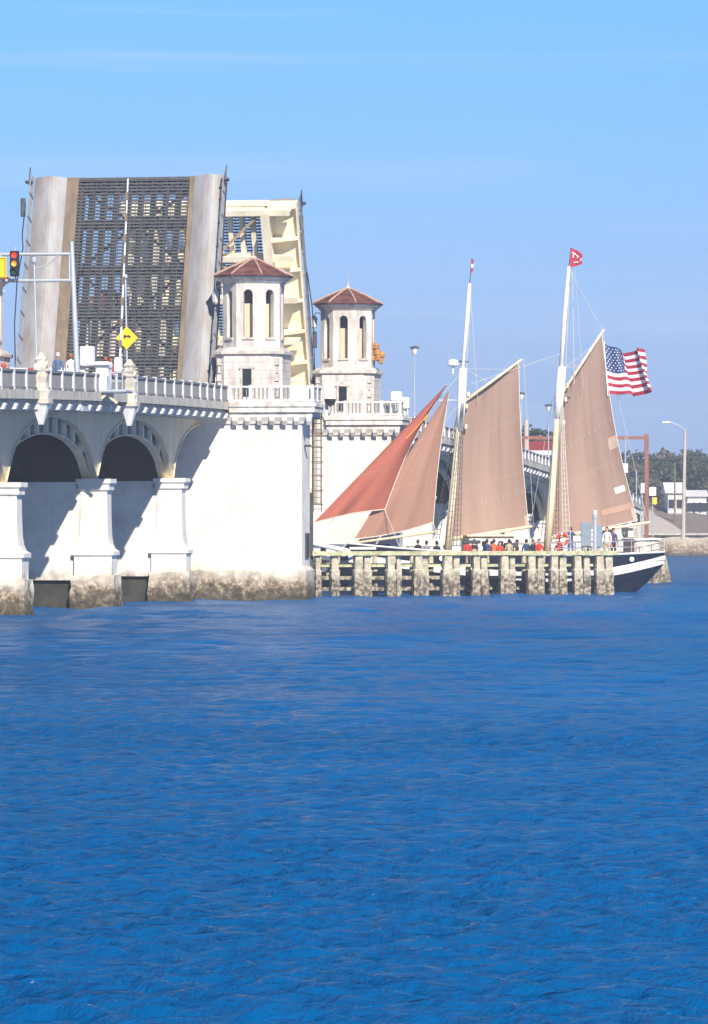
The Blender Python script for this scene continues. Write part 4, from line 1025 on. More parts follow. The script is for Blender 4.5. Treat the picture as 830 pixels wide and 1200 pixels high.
fs, fv = sail('foresail', [(527.5,629),(619.5,616),(608,426),(541,476)], .8, M['sail'], (.10,-.12,0,0), seed=1)
ms_, mv = sail('mainsail', [(641,628),(747,610),(705.5,391),(658,466)], .85, M['sail'], (.10,-.28,0,0), seed=2)
js, jv = sail('jib', [(366,613),(450,597),(523,450),(522,451)], -.5, M['sail_red'], (-.12,-.30,0,0), rip=.11, seed=3)
js.location.y = -.25
ss_, sv = sail('staysail', [(415,632),(508,612),(526.5,458),(525.5,459)], -.4, M['sail_mid'], (.14,-.12,0,0), rip=.10, seed=4)
# patches, reef points and jib sheet
def patch(name, vs, o, i0, i1, j0, j1, mt, nx=26):
    m = MB(); pts = [vs[j*(nx+1)+i] for j in range(j0, j1+1) for i in range(i0, i1+1)]; w = i1-i0+1
    m.quadmesh([(x, y-.02, z) for x, y, z in pts], [(b*w+a, b*w+a+1, (b+1)*w+a+1, (b+1)*w+a) for b in range(j1-j0) for a in range(i1-i0)]); m.build(name, mt, o, smooth=True)
M['patch'] = mat('pale_sail_patch', (.54,.40,.32), .85, var=.15); M['rust'] = mat('red_patch', (.46,.245,.175), .85, scale=2.5, col2=(.46,.31,.24)); M['orange'] = plain('orange_trim', (.80,.30,.03), .8)
patch('sail_patch', mv, ms_, 22, 25, 5, 6, M['white']); patch('sail_patch', mv, ms_, 17, 26, 2, 3, M['rust']); patch('sail_patch', mv, ms_, 23, 26, 12, 14, M['patch']); patch('sail_patch', mv, ms_, 25, 26, 0, 2, M['patch']); patch('sail_patch', fv, fs, 25, 26, 0, 2, M['patch'])
m = MB(); nx1 = 27
m.tube([Vector(jv[j*nx1+i])+Vector((0,-.05,0)) for i, j in ((14,17),(17,19),(20,21),(22,22))], .03, 5); m.tube([Vector(jv[j*nx1+i])+Vector((0,-.05,0)) for i, j in ((23,21),(25,22))], .08, 5)
m.build('trim', M['orange'], js)
def reef(vs, o, j, nx=26):
    m = MB()
    for i in range(3, nx, 2): x, y, z = vs[j*(nx+1)+i]; m.tube([(x,y-.04,z),(x+.02,y-.07,z-.28)], .009, 4)
    m.build('reef_line', M['rope'], o)
reef(fv, fs, 7); reef(mv, ms_, 10); reef(mv, ms_, 17)
def lines(name, segs, r, mt, par=ship):
    m = MB()
    for a, b, ya, yb in segs: m.tube([(S(*a)[0], ya, S(*a)[1]), (S(*b)[0], yb, S(*b)[1])], r, 4)
    m.build(name, mt, par)
lines('stay', [((366,637),(545,432),0,0), ((400,644),(541,470),0,0), ((552,450),(656,415),0,0), ((667,315),(707,388),0,0), ((667,315),(684,455),-1.2,0), ((551,335),(560,470),0,0)], .012, M['rope'])
lines('sheet', [((449,597),(463,640),-.4,-1.0), ((508,612),(512,640),0,-.5), ((747,612),(752,640),0,0), ((619,618),(622,640),0,0)], .02, M['rope'])
for hl_ in (((552,333),(546,440),-.1,-.1), ((668,315),(662,440),-.1,-.1), ((670,318),(672,450),-.2,-.2), ((535,500),(527,640),-.15,-.3), ((650,480),(640,640),-.15,-.3)): lines('halyard', [hl_], .016, M['rope'])
lines('stay', [((541,430),(575,449),0,0), ((541,432),(596,433),0,0), ((659,432),(680,428),0,0), ((659,434),(694,406),0,0), ((612,421),(624,617),-.3,-.3), ((656,466),(630,640),1.5,2.2), ((535,470),(500,645),1.5,2.2), ((400,644),(536,500),0,0), ((708,387),(761,612),.3,.3)], .011, M['rope'])
for px_, py_ in ((541,476),(543,462),(657,468),(659,452),(540,500),(655,495)):
    a_ = S(px_, py_); MB().lathe([(.03,-.16),(.08,-.12),(.09,.08),(.03,.14)], n=7).build('block', M['mast'], ship, loc=(a_[0]+.28, -.12, a_[1]))
# shrouds with ratlines
def shrouds(top, foot0, foot1, side, par, mt, wn=14):
    t_ = S(*top); f0 = S(*foot0); f1 = S(*foot1); yt, yf = side*.2, side*2.3
    m = MB(); r = MB()
    L0 = lambda s: Vector((t_[0], yt, t_[1]))*(1-s)+Vector((f0[0], yf, f0[1]))*s
    L1 = lambda s: Vector((t_[0]+.12, yt, t_[1]))*(1-s)+Vector((f1[0], yf, f1[1]))*s
    Lm = lambda s: (L0(s)+L1(s))/2
    for f in (L0, Lm, L1): m.tube([f(0), f(1)], .02, 4)
    for i in range(2, wn*2): s = i/(wn*2); r.tube([L0(s), L1(s)], .014, 4)
    o = m.build('shroud', mt, par); r.build('ratline', mt, o)
shrouds((656,470),(647,640),(656,640), -1, ship, M['rope'], 14); shrouds((656,470),(647,632),(656,632), 1, ship, M['rope'], 14)
shrouds((540,470),(519,640),(527,640), -1, ship, M['wire'], 14); shrouds((540,470),(519,632),(527,632), 1, ship, M['wire'], 14)
# deck fittings
def dbox(name, px0, px1, py0, py1, y0, y1, mt, par=ship, bev=.05):
    a = S(px0, py1); b = S(px1, py0); return MB().bevbox(a[0], b[0], y0, y1, a[1], b[1], bev).build(name, mt, par)
M['canvas'] = mat('beige_canvas', (.62,.54,.46), .9, var=.12)
c1_ = dbox('deckhouse', 545, 598, 629, 655, -.9, .9, M['white_dirty']); dbox('cabin_roof', 542, 601, 626.5, 629, -1.05, 1.05, M['mast'], c1_, .03)
for px in (550,560,570,580,590): dbox('window', px, px+5, 634, 640, -.93, -.905, M['glass'], c1_, .01)
c2_ = dbox('stern_awning', 737, 767, 633, 650, -1.2, 1.2, M['canvas'], ship, .15); dbox('awning_top', 736, 768, 631, 633, -1.3, 1.3, M['white'], c2_, .03)
dbox('skylight', 585, 600, 636, 642, -1.4,-.95, M['dark'])
dbox('name_board', 534, 555, 633, 637, -1.6,-1.5, M['dark'])
m = MB(); pts = []
for s in secs[16:]:
    pts.append((s[-1][0], -s[-1][1]+.05, s[-1][2]+.75)); m.tube([(s[-1][0], -s[-1][1]+.05, s[-1][2]), (s[-1][0], -s[-1][1]+.05, s[-1][2]+.75)], .025, 5); m.tube([(s[-1][0], s[-1][1]-.05, s[-1][2]), (s[-1][0], s[-1][1]-.05, s[-1][2]+.75)], .025, 5)
for dz_ in (0,-.35): m.tube([(x,y,z+dz_) for x,y,z in pts], .02, 5); m.tube([(x,-y,z+dz_) for x,y,z in pts], .02, 5)
m.build('guard_rail', M['galv'], ship)
a = S(768,648); m = MB(); m.tube([(a[0]-.1,-.8,a[1]-.2),(a[0]-.5,-.8,a[1]+.75)], .04, 6); m.tube([(a[0]-.1,.8,a[1]-.2),(a[0]-.5,.8,a[1]+.75)], .04, 6); m.build('davit', M['white'], ship)
# ship's dinghy-like white hull lines by the bow: anchor rail boards
dbox('bow_rail', 405, 436, 641, 644, -1.0,-.9, M['white'], ship, .02)

# life ring hung on the rail
x, z = S(645.5, 632)
t = thing('life_ring', 'red and white life ring hung at the schooner rail below the mainmast', 'life ring', SO + SD*x + Vector((SD.y,-SD.x,0))*2.35 + Vector((0,0,z-.35)), SRZ)
m = MB()
for k in range(24):
    a0, a1 = 2*math.pi*k/24, 2*math.pi*(k+1)/24; m.mi = 1 if (k % 6) in (0,) else 0
    ring = lambda a: [((.30+.085*math.cos(b))*math.cos(a), .085*math.sin(b), .35+(.30+.085*math.cos(b))*math.sin(a)) for b in [2*math.pi*i/8 for i in range(8)]]
    m.loft([ring(a0), ring(a1)], cap=False)
m.build('ring', [M['red'], M['white']], t, smooth=True)
MB().tube([(.42*math.cos(2*math.pi*k/12), -.05, .35+.42*math.sin(2*math.pi*k/12)) for k in range(13)], .012, 4).build('grab_rope', M['rope'], t)

# ------------------------------------------------------------------ flags
M['f_red'] = plain('flag_red', (.40,.025,.05), .8); M['f_white'] = plain('flag_white', (.80,.80,.82), .8); M['f_blue'] = plain('flag_blue', (.02,.05,.16), .8)
def us_flag():
    h0 = S(708.5, 402); h1 = S(713, 462); e0 = S(753, 408); e1 = S(763, 462)
    base = SO + SD*h1[0] + Vector((0,0,h1[1]))
    t = thing('national_flag', 'large striped flag with white stars on blue streaming from the mainsail gaff', 'flag', base, SRZ)
    nx, nz = 60, 26; A0 = Vector((h0[0],0,h0[1])); A1 = Vector((h1[0],0,h1[1])); B0 = Vector((e0[0],0,e0[1])); B1 = Vector((e1[0],0,e1[1])); o = A1
    def pt(s, v):   # v 0 bottom 1 top
        p = (A1*(1-v)+A0*v)*(1-s) + (B1*(1-v)+B0*v)*s
        amp = s*1.35
        fold = math.sin(s*11.5+1.3*v+.4)
        return Vector((p.x + amp*.22*math.sin(2*(s*11.5+1.3*v)+.9)*s, amp*.6*fold, p.z + .10*s*math.sin(5*v+9*s) - .55*s*(1-s)*(v) + .12*amp*math.cos(s*13+2.2*v) - .25*math.sin(math.pi*s)*v*.6)) - o
    m = MB(); vs = [pt(i/nx, j/nz) for j in range(nz+1) for i in range(nx+1)]
    b = 0; m.v = [tuple(v) for v in vs]
    for j in range(nz):
        for i in range(nx):
            m.f.append([j*(nx+1)+i, j*(nx+1)+i+1, (j+1)*(nx+1)+i+1, (j+1)*(nx+1)+i])
            st = j//2; blue = i/nx < .46 and j/nz >= 12/26.
            m.m.append(2 if blue else (0 if st % 2 == 0 else 1))
    # stars on both faces
    for row in range(9):
        for c in range(6 if row % 2 == 0 else 5):
            s = .46*((c*2+1+(row % 2))/12); v = 12/26+(14/26)*((row+1)/10)
            cc = pt(s, v); dx = (pt(s+.01, v)-cc).normalized(); dzv = (pt(s, v+.01)-cc).normalized(); nn = dx.cross(dzv).normalized()
            for sg in (1,-1):
                pl = [cc+nn*sg*.008+(dx*math.sin(2*math.pi*k/10)+dzv*math.cos(2*math.pi*k/10))*(.058 if k % 2 == 0 else .026) for k in range(10)]
                m.mi = 1; m.quadmesh(pl, [tuple(range(10))])
    m.build('flag_cloth', [M['f_red'], M['f_white'], M['f_blue']], t, smooth=False, recalc=False)
    MB().tube([A0-o+Vector((-.02,0,.1)), A1-o+Vector((-.02,0,-.1))], .03, 6).build('hoist_rope', M['white'], t)
us_flag()
def burgee():
    base = SO + SD*S(668,313)[0] + Vector((0,0,S(668,313)[1]))
    t = thing('red_burgee', 'small red flag with white lettering marks flying at the mainmast top', 'flag', base, SRZ); o = S(668,313)
    pts = [(668.5,289),(674,292),(682,297),(684,304),(681,309),(674,312),(668.5,314)]
    nx = 14; m = MB(); vs = []
    top = [(668.5,289.5),(676,293),(683.5,299)]; bot = [(668,313.5),(676,311.5),(683,309)]
    def L3(a, s): 
        k = min(1, int(s*2)); f = s*2-k; return (a[k][0]*(1-f)+a[k+1][0]*f, a[k][1]*(1-f)+a[k+1][1]*f)
    def pt(s, v):
        a = L3(top, s); b = L3(bot, s); x, z = S(a[0]*(1-v)+b[0]*v, a[1]*(1-v)+b[1]*v); return (x-o[0], .18*math.sin(s*7)*s-.0, z-o[1])
    for j in range(9):
        for i in range(nx+1): vs.append(pt(i/nx, j/8))
    m.quadmesh(vs, [(j*(nx+1)+i, j*(nx+1)+i+1, (j+1)*(nx+1)+i+1, (j+1)*(nx+1)+i) for j in range(8) for i in range(nx)])
    f = m.build('flag_cloth', M['f_red'], t, recalc=False)
    m = MB()
    for seg in ([(.12,.22),(.42,.30)], [(.27,.27),(.24,.50)], [(.45,.32),(.62,.42),(.50,.50)], [(.95,.45),(.80,.50),(.80,.66),(.95,.72)], [(.3,.78),(.6,.76)]):
        q = [Vector(pt(s, v))+Vector((0,-.02,0)) for s, v in seg]; m.tube(q, .035, 5)
    m.build('lettering', M['f_white'], f)
    base = SO + SD*S(553,320)[0] + Vector((0,0,S(553,320)[1])); o = S(553,320)
    t = thing('pennant', 'narrow red and white pennant hanging at the foremast top', 'flag', base, SRZ)
    m = MB()
    for k, (a, b) in enumerate(((303,308),(308,313),(313,319))):
        m.mi = 1 if k == 1 else 0
        p = [S(552.5,a), S(555.5,a+1), S(555.2-k*.4,b+1), S(552.5,b)]; m.loft([[(x-o[0], y+.05*k, z-o[1]) for x, z in p] for y in (0,.012)])
    m.build('flag_cloth', [M['f_red'], M['f_white']], t)
burgee()

# ------------------------------------------------------------------ people
SKIN = [plain('skin_light', (.55,.33,.24), .6), plain('skin_tan', (.42,.24,.16), .6)]
CL = {k: plain('cloth_'+k, v, .9) for k, v in dict(navy=(.03,.06,.14), blue=(.08,.13,.24), white=(.75,.74,.70), black=(.02,.02,.025), red=(.5,.04,.03), khaki=(.45,.38,.25), grey=(.22,.22,.23), purple=(.09,.06,.12), tan=(.5,.38,.26), denim=(.07,.12,.25), orange=(.6,.14,.05)).items()}
HAIR = {'brown': plain('hair_brown', (.06,.035,.02), .8), 'black': plain('hair_black', (.015,.012,.01), .8), 'grey': plain('hair_grey', (.35,.33,.31), .8), 'cap_white': CL['white'], 'red': plain('hair_red', (.35,.09,.03), .8)}
def body_mesh(pose):
    V, E, Rr = [], [], []
    def add(p, r, par=None):
        V.append(p); Rr.append(r); i = len(V)-1
        if par is not None: E.append((par, i))
        return i
    if pose == 'sit': hz = .45
    else: hz = .93
    pel = add((0,0,hz), (.15,.12))
    wa = add((0,.0,hz+.18), (.135,.10), pel); chs = add((0,.01,hz+.38), (.165,.115), wa); nb = add((0,.0,hz+.52), (.10,.08), chs)
    nk = add((0,-.01,hz+.58), (.055,.055), nb); hb = add((0,-.02,hz+.66), (.075,.085), nk); ht = add((0,-.015,hz+.76), (.08,.095), hb); add((0,-.01,hz+.83), (.055,.065), ht)
    hands = []
    for s in (-1, 1):
        sh = add((s*.17,0,hz+.48), (.07,.065), nb)
        if pose == 'raise' : el = add((s*.30,-.12,hz+.42), (.047,.047), sh); wr = add((s*.12,-.26,hz+.62), (.03,.033), el); hd = add((s*.05,-.28,hz+.70), (.035,.02), wr)
        elif pose == 'sit': el = add((s*.23,-.05,hz+.22), (.047,.047), sh); wr = add((s*.15,-.26,hz+.14), (.03,.033), el); hd = add((s*.12,-.34,hz+.13), (.035,.02), wr)
        else: el = add((s*.23,.03,hz+.21), (.047,.047), sh); wr = add((s*.24,-.05,hz-.03), (.03,.033), el); hd = add((s*.235,-.07,hz-.11), (.035,.022), wr)
        hands.append((V[wr], V[hd], s))
        hp = add((s*.09,0,hz-.06), (.095,.10), pel)
        if pose == 'sit': kn = add((s*.12,-.42,hz-.01), (.065,.065), hp); an = add((s*.12,-.44,hz-.38), (.042,.045), kn); add((s*.13,-.58,hz-.42), (.04,.03), an)
        else: kn = add((s*.11,-.02,hz-.46), (.06,.062), hp); an = add((s*.12,.02,hz-.86), (.04,.045), kn); add((s*.13,-.13,hz-.90), (.042,.03), an)
    me = bpy.data.meshes.new('tmp'); me.from_pydata(V, E, []); o = bpy.data.objects.new('tmp', me); COL.objects.link(o)
    md = o.modifiers.new('s', 'SKIN'); md.use_smooth_shade = True
    for i, sv_ in enumerate(me.skin_vertices[0].data): sv_.radius = Rr[i]; sv_.use_root = (i == 0)
    o.modifiers.new('d', 'SUBSURF').levels = 1
    bpy.context.view_layer.update()
    dg = bpy.context.evaluated_depsgraph_get(); out = bpy.data.meshes.new_from_object(o.evaluated_get(dg)); bpy.data.objects.remove(o)
    bm = bmesh.new(); bm.from_mesh(out)
    # fingers and thumb, nose
    extra = MB()
    for wr, hd, s in hands:
        wr, hd = Vector(wr), Vector(hd); d = (hd-wr).normalized(); sd = d.cross(Vector((1,0,0) if pose != 'stand' else (0,1,0))).normalized()
        pd = d.cross(sd)
        for k, ln in enumerate((.065,.078,.072,.055)):
            p = hd+sd*(k-1.5)*.019; extra.tube([p-d*.02, p+d*ln*.5+pd*.006, p+d*ln+pd*.022], [.009,.009,.006], 5)
        p = wr+d*.03+sd*.03; extra.tube([p-sd*.02, p+sd*.015+d*.03, p+sd*.012+d*.06], [.011,.010,.007], 5)
    extra.tube([(0,-.095,hz+.735),(0,-.118,hz+.70),(0,-.095,hz+.69)], [.008,.014,.01], 5)
    for s in (-1,1): extra.tube([(s*.078,0,hz+.70),(s*.088,.01,hz+.715),(s*.078,.01,hz+.74)], [.012,.014,.01], 5)
    ms = bpy.data.meshes.new('x'); ms.from_pydata(extra.v, [], extra.f); bm.from_mesh(ms)
    for f in bm.faces:
        c = f.calc_center_median(); f.smooth = True
        near_hand = any((c-Vector(hd)).length < .13 or (c-Vector(wr)).length < .035 for wr, hd, s in hands)
        head = c.z > hz+.585 and abs(c.x) < .11 and abs(c.y) < .16
        if near_hand or head: f.material_index = 0
        elif pose == 'sit': f.material_index = 2 if (c.z < hz+.06 and not (abs(c.x) > .18 and c.z > hz-.02)) else 1
        else: f.material_index = 2 if c.z < hz+.02 and abs(c.x) < .20 else 1
        low = (c.z < hz-.86) if pose != 'sit' else (c.z < hz-.385)
        if low: f.material_index = 3
    m2 = bpy.data.meshes.new('person_'+pose); bm.to_mesh(m2); bm.free()
    for mt in (SKIN[0], CL['navy'], CL['denim'], CL['white']): m2.materials.append(mt)
    h = MB(); h.loft([[(rx*math.cos(2*math.pi*k/12), .005+ry*math.sin(2*math.pi*k/12) + (0.02 if z < hz+.72 else 0), z + (.05 if math.sin(2*math.pi*k/12) < -.2 and z < hz+.75 else 0)) for k in range(12)] for rx, ry, z in ((.088,.085,hz+.68),(.094,.10,hz+.74),(.092,.105,hz+.79),(.06,.075,hz+.855),(.01,.015,hz+.875))])
    return m2, h, hz
BM = {k: body_mesh(k) for k in ('stand', 'sit', 'raise')}
def person(loc, rz, pose, top, legs, hair, label, group=None, scale=1.0, par=None):
    me, h, hz = BM[pose]
    t = thing('person', label, 'person', loc, rz, group); t.scale = (scale,)*3
    o = bpy.data.objects.new('body', me); COL.objects.link(o); o.parent = t
    for i, mt in enumerate((random.choice(SKIN), CL[top], CL[legs], CL['white'] if legs != 'black' else CL['black'])): o.material_slots[i].link = 'OBJECT'; o.material_slots[i].material = mt
    h2 = MB(); h2.v = list(h.v); h2.f = [list(f) for f in h.f]; h2.m = list(h.m); h2.build('cap' if hair.startswith('cap') else 'hair', HAIR[hair], t, smooth=True)
    return t
# on the bridge pavement, backs to the camera
def bper(px, w, pose, top, legs, hair, label, rz=None):
    u = BL(px, 0, w)[0]; person(BW(u, w, zd(u)+.0), RZ+math.pi/2 if rz is None else rz, pose, top, legs, hair, label, 'people watching on the bridge')
bper(68, .5, 'stand', 'blue', 'denim', 'cap_white', 'person in a blue jacket and white cap behind the bridge railing')
bper(83, .45, 'stand', 'white', 'khaki', 'red', 'person in a white top beside the signal mast behind the railing')
bper(124, .5, 'stand', 'orange', 'denim', 'red', 'person with reddish hair behind the barrier cabinets, left of two')
bper(130, .9, 'stand', 'red', 'black', 'red', 'person in red behind the barrier cabinets, right of two')
# aboard the schooner
def sper(px, y, pose, top, legs, hair, label, rz, dz=0.0):
    x = S(px, 0, y)[0]; pos = SO + SD*x + Vector((-SD.y, SD.x, 0))*y; pos.z = DZ+dz
    person(pos, rz, pose, top, legs, hair, label, 'people aboard the schooner', 1.0 if pose == 'sit' else 1.06)
sper(669, -1.2, 'raise', 'navy', 'denim', 'brown', 'person standing in a navy jacket with hands raised to the face, beside the boards', R(-165), .22)
sper(711.5, -1.0, 'stand', 'white', 'khaki', 'brown', 'person standing in a white shirt right of the grey boards', R(-20), .22)
sper(719, -.2, 'stand', 'purple', 'black', 'black', 'person standing in dark purple clothes behind the white shirt', R(20), .15)
sper(688, -.4, 'stand', 'black', 'black', 'black', 'person standing in black partly behind the grey boards', R(10), -.3)
crowd = [(490,'black','black','brown','seated person in black at the left end of the crowd on deck'), (500,'grey','denim','black','seated person in grey near the foremast foot'),
 (512,'black','khaki','black','seated person in black just left of the foremast'), (548,'red','denim','brown','seated person in red at the left of the deckhouse'),
 (556,'tan','khaki','black','seated person in tan before the deckhouse'), (571,'navy','denim','brown','seated person in navy before the deckhouse'),
 (579,'orange','denim','brown','seated person in orange in the middle of the crowd'), (586,'red','black','black','seated person in red in the middle of the crowd'),
 (597,'khaki','khaki','black','seated person in a khaki jacket below the foresail corner'), (606,'black','black','black','seated person in black right of the khaki jacket'),
 (617,'navy','black','brown','seated person in navy between the two sails'), (625,'black','denim','black','seated person in black between the two sails'),
 (632,'red','black','brown','seated person in dark red left of the mainmast'), (655,'red','denim','brown','seated person in red right of the life ring')]
rr = random.Random(11)
for i, (px, top, legs, hair, lab) in enumerate(crowd):
    sper(px, -1.5+rr.uniform(-.2,.5), 'sit', top, legs, hair, lab, rr.choice((R(20), R(-160), R(-90), R(150))) , rr.uniform(-.02,.18))
m = MB(); a0, a1 = S(484,0)[0], S(664,0)[0]; m.box(a0, a1, -1.75, -.95, DZ+.02, DZ+.40); m.build('bench', M['deckwood'], ship)
u0b = None

# ------------------------------------------------------------------ far shore: gantry, lamps, signs, houses, trees
def shore():
    gz = 2.3
    rust = mat('red_brown_steel', (.30,.12,.08), .7, var=.3)
    a = P(758,0,450); b = P(600,0,452); zt = P(0,513,450).z
    t = thing('road_gantry', 'red-brown steel gantry spanning the road at the far bridge end', 'gantry', (a.x, 450, gz))
    MB().box(-.2,.2,-.2,.2,0,zt-gz+.35).build('leg', rust, t); MB().box(b.x-a.x-.2,b.x-a.x+.2,-.2,.2,0,zt-gz+.35).build('leg', rust, t)
    MB().box(b.x-a.x+.201,-.201,-.16,.16,zt-gz-.16,zt-gz+.16).build('cross_beam', rust, t)
    # street lamp
    Y = 560; p = P(801,0,Y); zt = P(0,503,Y).z; g2 = P(0,600,Y).z
    t = thing('street_lamp', 'tall tan street lamp with a curved arm reaching left above the trees', 'street lamp', (p.x, Y, gz))
    MB().tube([(0,0,0),(.1,0,(zt-gz)*.5),(.25,0,zt-gz)], [.26,.22,.15], 8).build('pole', M['slab'], t)
    q = P(781,495,Y)-Vector((p.x,Y,gz)); MB().tube([(.25,0,zt-gz-.1),(-.6,0,zt-gz+.5),(q.x+.5,0,q.z+.05)], .07, 6).build('arm', M['galv'], t)
    MB().bevbox(q.x-.5,q.x+.5,-.2,.2,q.z-.1,q.z+.12,.05).build('lamp_head', M['white'], t)
    # poles and signs
    def pole(px, top, Y, r, mt, name, lab, signs=()):
        p = P(px,0,Y); t = thing(name, lab, 'post' if not signs else 'sign', (p.x, Y, gz)); h = P(0,top,Y).z-gz
        MB().tube([(0,0,0),(0,0,h)], [r, r*.8], 8).build('pole', mt, t)
        for (x0,x1,y0,y1,m_) in signs:
            A_ = P(x0,y1,Y)-Vector((p.x,Y,gz)); B_ = P(x1,y0,Y)-Vector((p.x,Y,gz)); MB().bevbox(A_.x,B_.x,-.25,-.2 if r<.2 else -r,A_.z,B_.z,.02).build('sign_plate', m_, t)
    pole(733, 512, 449, .09, M['galv'], 'sign_post', 'thin post with a white box sign right of the mainsail', ((724.5,736,543,554,M['white']),))
    pole(746, 552, 470, .07, M['galv'], 'utility_post', 'thin grey post left of the gantry leg')
    pole(753, 566, 480, .10, M['galv'], 'sign_post', 'post with a tall white sign just left of the gantry leg', ((751,756,566,578,M['white']),))
    pole(765, 570, 480, .08, M['galv'], 'sign_post', 'post with a white sign above a yellow sign right of the gantry leg', ((761,769,571,581,M['white']),(764.5,770,583,591,M['yellow'])))
    pole(791, 542, 640, .14, M['kerb'], 'utility_pole', 'thin brown utility pole left of the street lamp')
    pole(617, 492, 470, .30, M['slab'], 'utility_pole', 'thick tan pole rising behind the far bridge left of the mainmast')
    # red building behind the bridge
    def house(px0, px1, ytop, Y, wallm, roofm, lab, roof_h, nwin, depth=9):
        a = P(px0,0,Y); b = P(px1,0,Y); zt = P(0,ytop,Y).z; w = b.x-a.x; h = zt-gz-roof_h
        t = thing('house', lab, 'house', ((a.x+b.x)/2, Y, gz))
        MB().box(-w/2, w/2, 0, depth, 0, h).build('wall', wallm, t)
        rf = MB().loft([[(x, -.4, h+.005), (x, depth/2, h+roof_h), (x, depth+.4, h+.005)] for x in (-w/2-.4, w/2+.4)]).build('roof', roofm, t)
        for fl in range(max(1, int(h//3))):
            for i in range(nwin):
                x = -w/2+w*(i+.5)/nwin; z = h-2.2-fl*3.0; wd = MB().box(x-.5,x+.5,-.04,-.005,z,z+1.3).build('window', M['glass'], t)
                m = MB(); m.box(x-.6,x+.6,-.1,-.041,z-.1,z-.005); m.box(x-.6,x+.6,-.1,-.041,z+1.305,z+1.4); m.build('frame', M['white'], wd)
    redw = mat('red_wall_paint', (.30,.035,.03), .8, var=.2)
    house(610, 648, 516, 500, redw, redw, 'dark red building above the far bridge railing left of the mainmast', 1.2, 4)
    house(627, 660, 527, 488, M['white_dirty'], M['white'], 'pale low-roofed building in front of the dark red one', .6, 4)
    house(783, 802, 565, 650, M['white_dirty'], M['white'], 'white house among the trees left of the street lamp', 1.6, 2)
    house(806, 828, 574, 655, M['white'], M['white_dirty'], 'low white house among the trees right of the street lamp', 1.0, 3)
    house(728, 752, 590, 600, M['slab'], M['conc_old'], 'small tan building at the right edge of the mainsail', .5, 2, 6)
    # pale shed walls seen under the sails
    house(650, 742, 607, 452, M['white'], M['white_dirty'], 'long white shed seen under the main boom', 1.0, 8, 8)
    house(440, 600, 612, 452, M['white_dirty'], M['slab'], 'long pale waterfront building seen under the foresail boom', .8, 9, 8)
shore()
LEAF = []
for i, (c, d) in enumerate((((.060,.078,.045),(.035,.048,.03)), ((.085,.09,.055),(.05,.058,.038)), ((.11,.092,.07),(.07,.06,.045)))):
    LEAF.append(mat('foliage_%s' % ('deep_green','olive','brownish')[i], c, .8, scale=.9, col2=d, bump=0))
M['bark'] = mat('bark', (.12,.09,.065), .95, var=.4, scale=3)
def tree_proto(seed, mt, hh, rad, n=2600, lf=.34):
    rr = random.Random(seed)
    t = thing('tree', 'tree', 'tree', (0,-900,0)); 
    tk = MB(); tk.tube([(0,0,0),(.1,.05,hh*.3),(0,.1,hh*.55)], [.32,.24,.14], 8)
    blobs = []
    for k in range(13):
        a = rr.uniform(0, 6.28); r = rad*math.sqrt(rr.random())*.72; z = hh*(.42+.45*rr.random()); b = Vector((r*math.cos(a), r*math.sin(a), z)); blobs.append((b, rad*rr.uniform(.25,.48)))
        tk.tube([(0,.05,hh*.32+rr.random()*hh*.2), b*.6+Vector((0,0,hh*.2)), b], [.12,.08,.03], 5)
    tk.build('trunk', M['bark'], t)
    m = MB(); vs = []; fs = []
    for k in range(n):
        b, br = blobs[rr.randrange(len(blobs))]
        d = Vector((rr.gauss(0,1), rr.gauss(0,1), rr.gauss(0,1))).normalized()*br*(rr.random()**.45)
        d.z *= .8; p = b+d; s = lf*rr.uniform(.5,1.2)
        e1 = Vector((rr.gauss(0,1), rr.gauss(0,1), rr.gauss(0,1))).normalized()*s; e2 = e1.cross(Vector((rr.gauss(0,1), rr.gauss(0,1), rr.gauss(0,1)))).normalized()*s*.7
        i = len(vs); vs += [p-e1, p+e2*.8, p+e1, p-e2]; fs.append((i,i+1,i+2,i+3))
    m.quadmesh(vs, fs); m.build('crown', mt, t, recalc=False)
    return t
protos = [tree_proto(1, LEAF[0], 10, 4.2), tree_proto(2, LEAF[1], 9, 3.8), tree_proto(3, LEAF[2], 9, 3.6, 1900)]
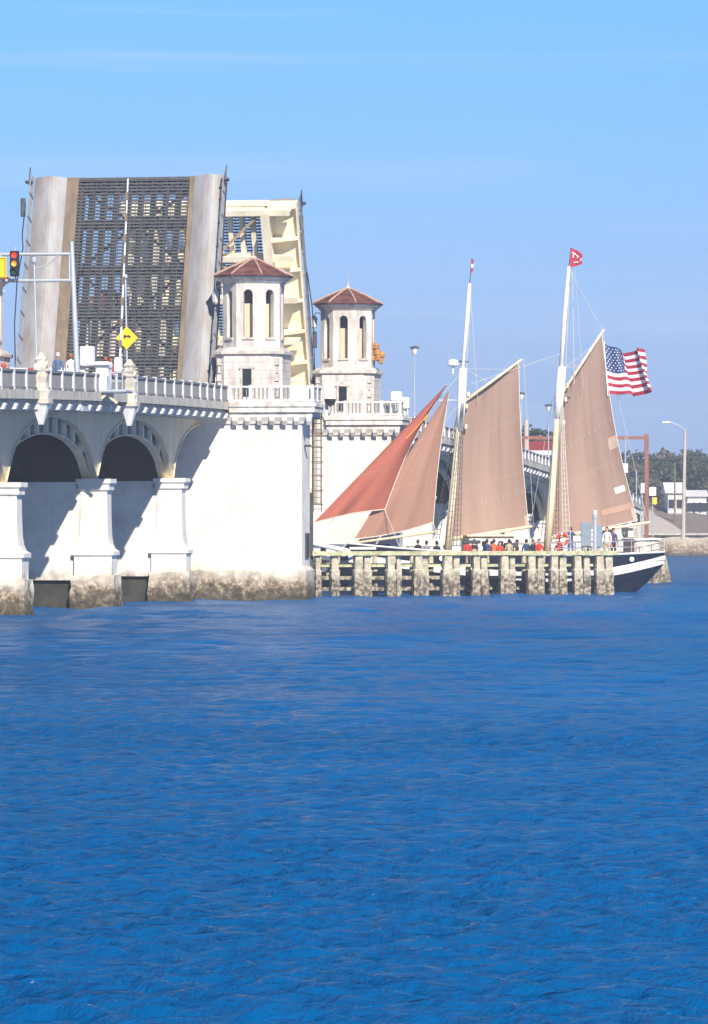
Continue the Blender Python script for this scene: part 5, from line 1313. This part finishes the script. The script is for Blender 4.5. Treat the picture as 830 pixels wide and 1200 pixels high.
tr = [(745,531,720,0,'first tree right of the mainsail, dark and rounded'),(757,548,700,2,'brownish tree behind the gantry leg'),(768,556,760,1,'low tree in the dip between gantry and street lamp'),
 (780,546,735,1,'olive tree just left of the utility pole'),(790,537,700,0,'dark tree behind the utility pole'),(800,532,720,2,'brownish tree behind the street lamp pole'),
 (812,534,700,0,'dark tree immediately right of the street lamp'),(823,529,725,0,'tallest dark tree near the right picture edge'),(834,538,700,1,'olive tree cut by the right picture edge'),
 (774,566,690,2,'low brownish bush tree left of the white houses'),(736,545,690,1,'olive tree touching the mainsail edge'),(628,503,560,0,'dark tree top above the dark red building'),(616,510,565,1,'olive tree top beside the foresail edge'),(638,512,570,0,'dark tree top left of the mainmast'),(846,540,710,0,'dark tree just outside the right picture edge'),(722,552,700,0,'dark tree behind the mainsail edge')]
used = set()
for px, top, Y, k, lab in tr:
    p = P(px, 0, Y); gz = 2.3; hgt = P(0, top, Y).z-gz; s = hgt/((10,9,9)[k]*.95)
    o = protos[k] if k not in used else dup(protos[k], (0,0,0))
    if k not in used: used.add(k)
    o.location = (p.x, Y, gz); o.rotation_euler = (0,0,random.uniform(0,6.28)); o.scale = (s*1.05, s*1.05, s); o['label'] = lab; o['group'] = 'trees on the far shore'
# far-off wood closing the horizon
m = MB(); rr = random.Random(9); vs = []; fs = []
for k in range(26000):
    x = rr.uniform(-140, 150); y = rr.uniform(800, 860); hgt = (6.0+1.5*math.sin(x*.09)+1.2*math.sin(x*.31+1))*1.15
    p = Vector((x, y, 2.0+hgt*rr.random()**.6)); s = .75*rr.uniform(.5,1.2)
    e1 = Vector((rr.gauss(0,1), rr.gauss(0,1), rr.gauss(0,1))).normalized()*s; e2 = e1.cross(Vector((rr.gauss(0,1), rr.gauss(0,1), rr.gauss(0,1)))).normalized()*s
    i = len(vs); vs += [p-e1, p+e2, p+e1, p-e2]; fs.append((i,i+1,i+2,i+3))
m.quadmesh(vs, fs); o = m.build('far_wood', LEAF[0], recalc=False); tag(o, 'far-off strip of dark wood closing the horizon behind the shore trees', 'wood'); o['kind'] = 'stuff'

# ------------------------------------------------------------------ thin sea haze
HAZE = 0.0005
if HAZE:
    hm = bpy.data.materials.new('sea_haze'); hm.use_nodes = True; t_ = hm.node_tree; t_.nodes.clear()
    out = t_.nodes.new('ShaderNodeOutputMaterial'); pv = t_.nodes.new('ShaderNodeVolumePrincipled'); pv.inputs['Color'].default_value = (.86,.92,1,1); pv.inputs['Density'].default_value = HAZE; pv.inputs['Anisotropy'].default_value = .2
    t_.links.new(pv.outputs[0], out.inputs['Volume'])
    hz_ = MB().box(-220, 260, -20, 1000, -2.0, 40).build('haze', hm); hz_['kind'] = 'stuff'
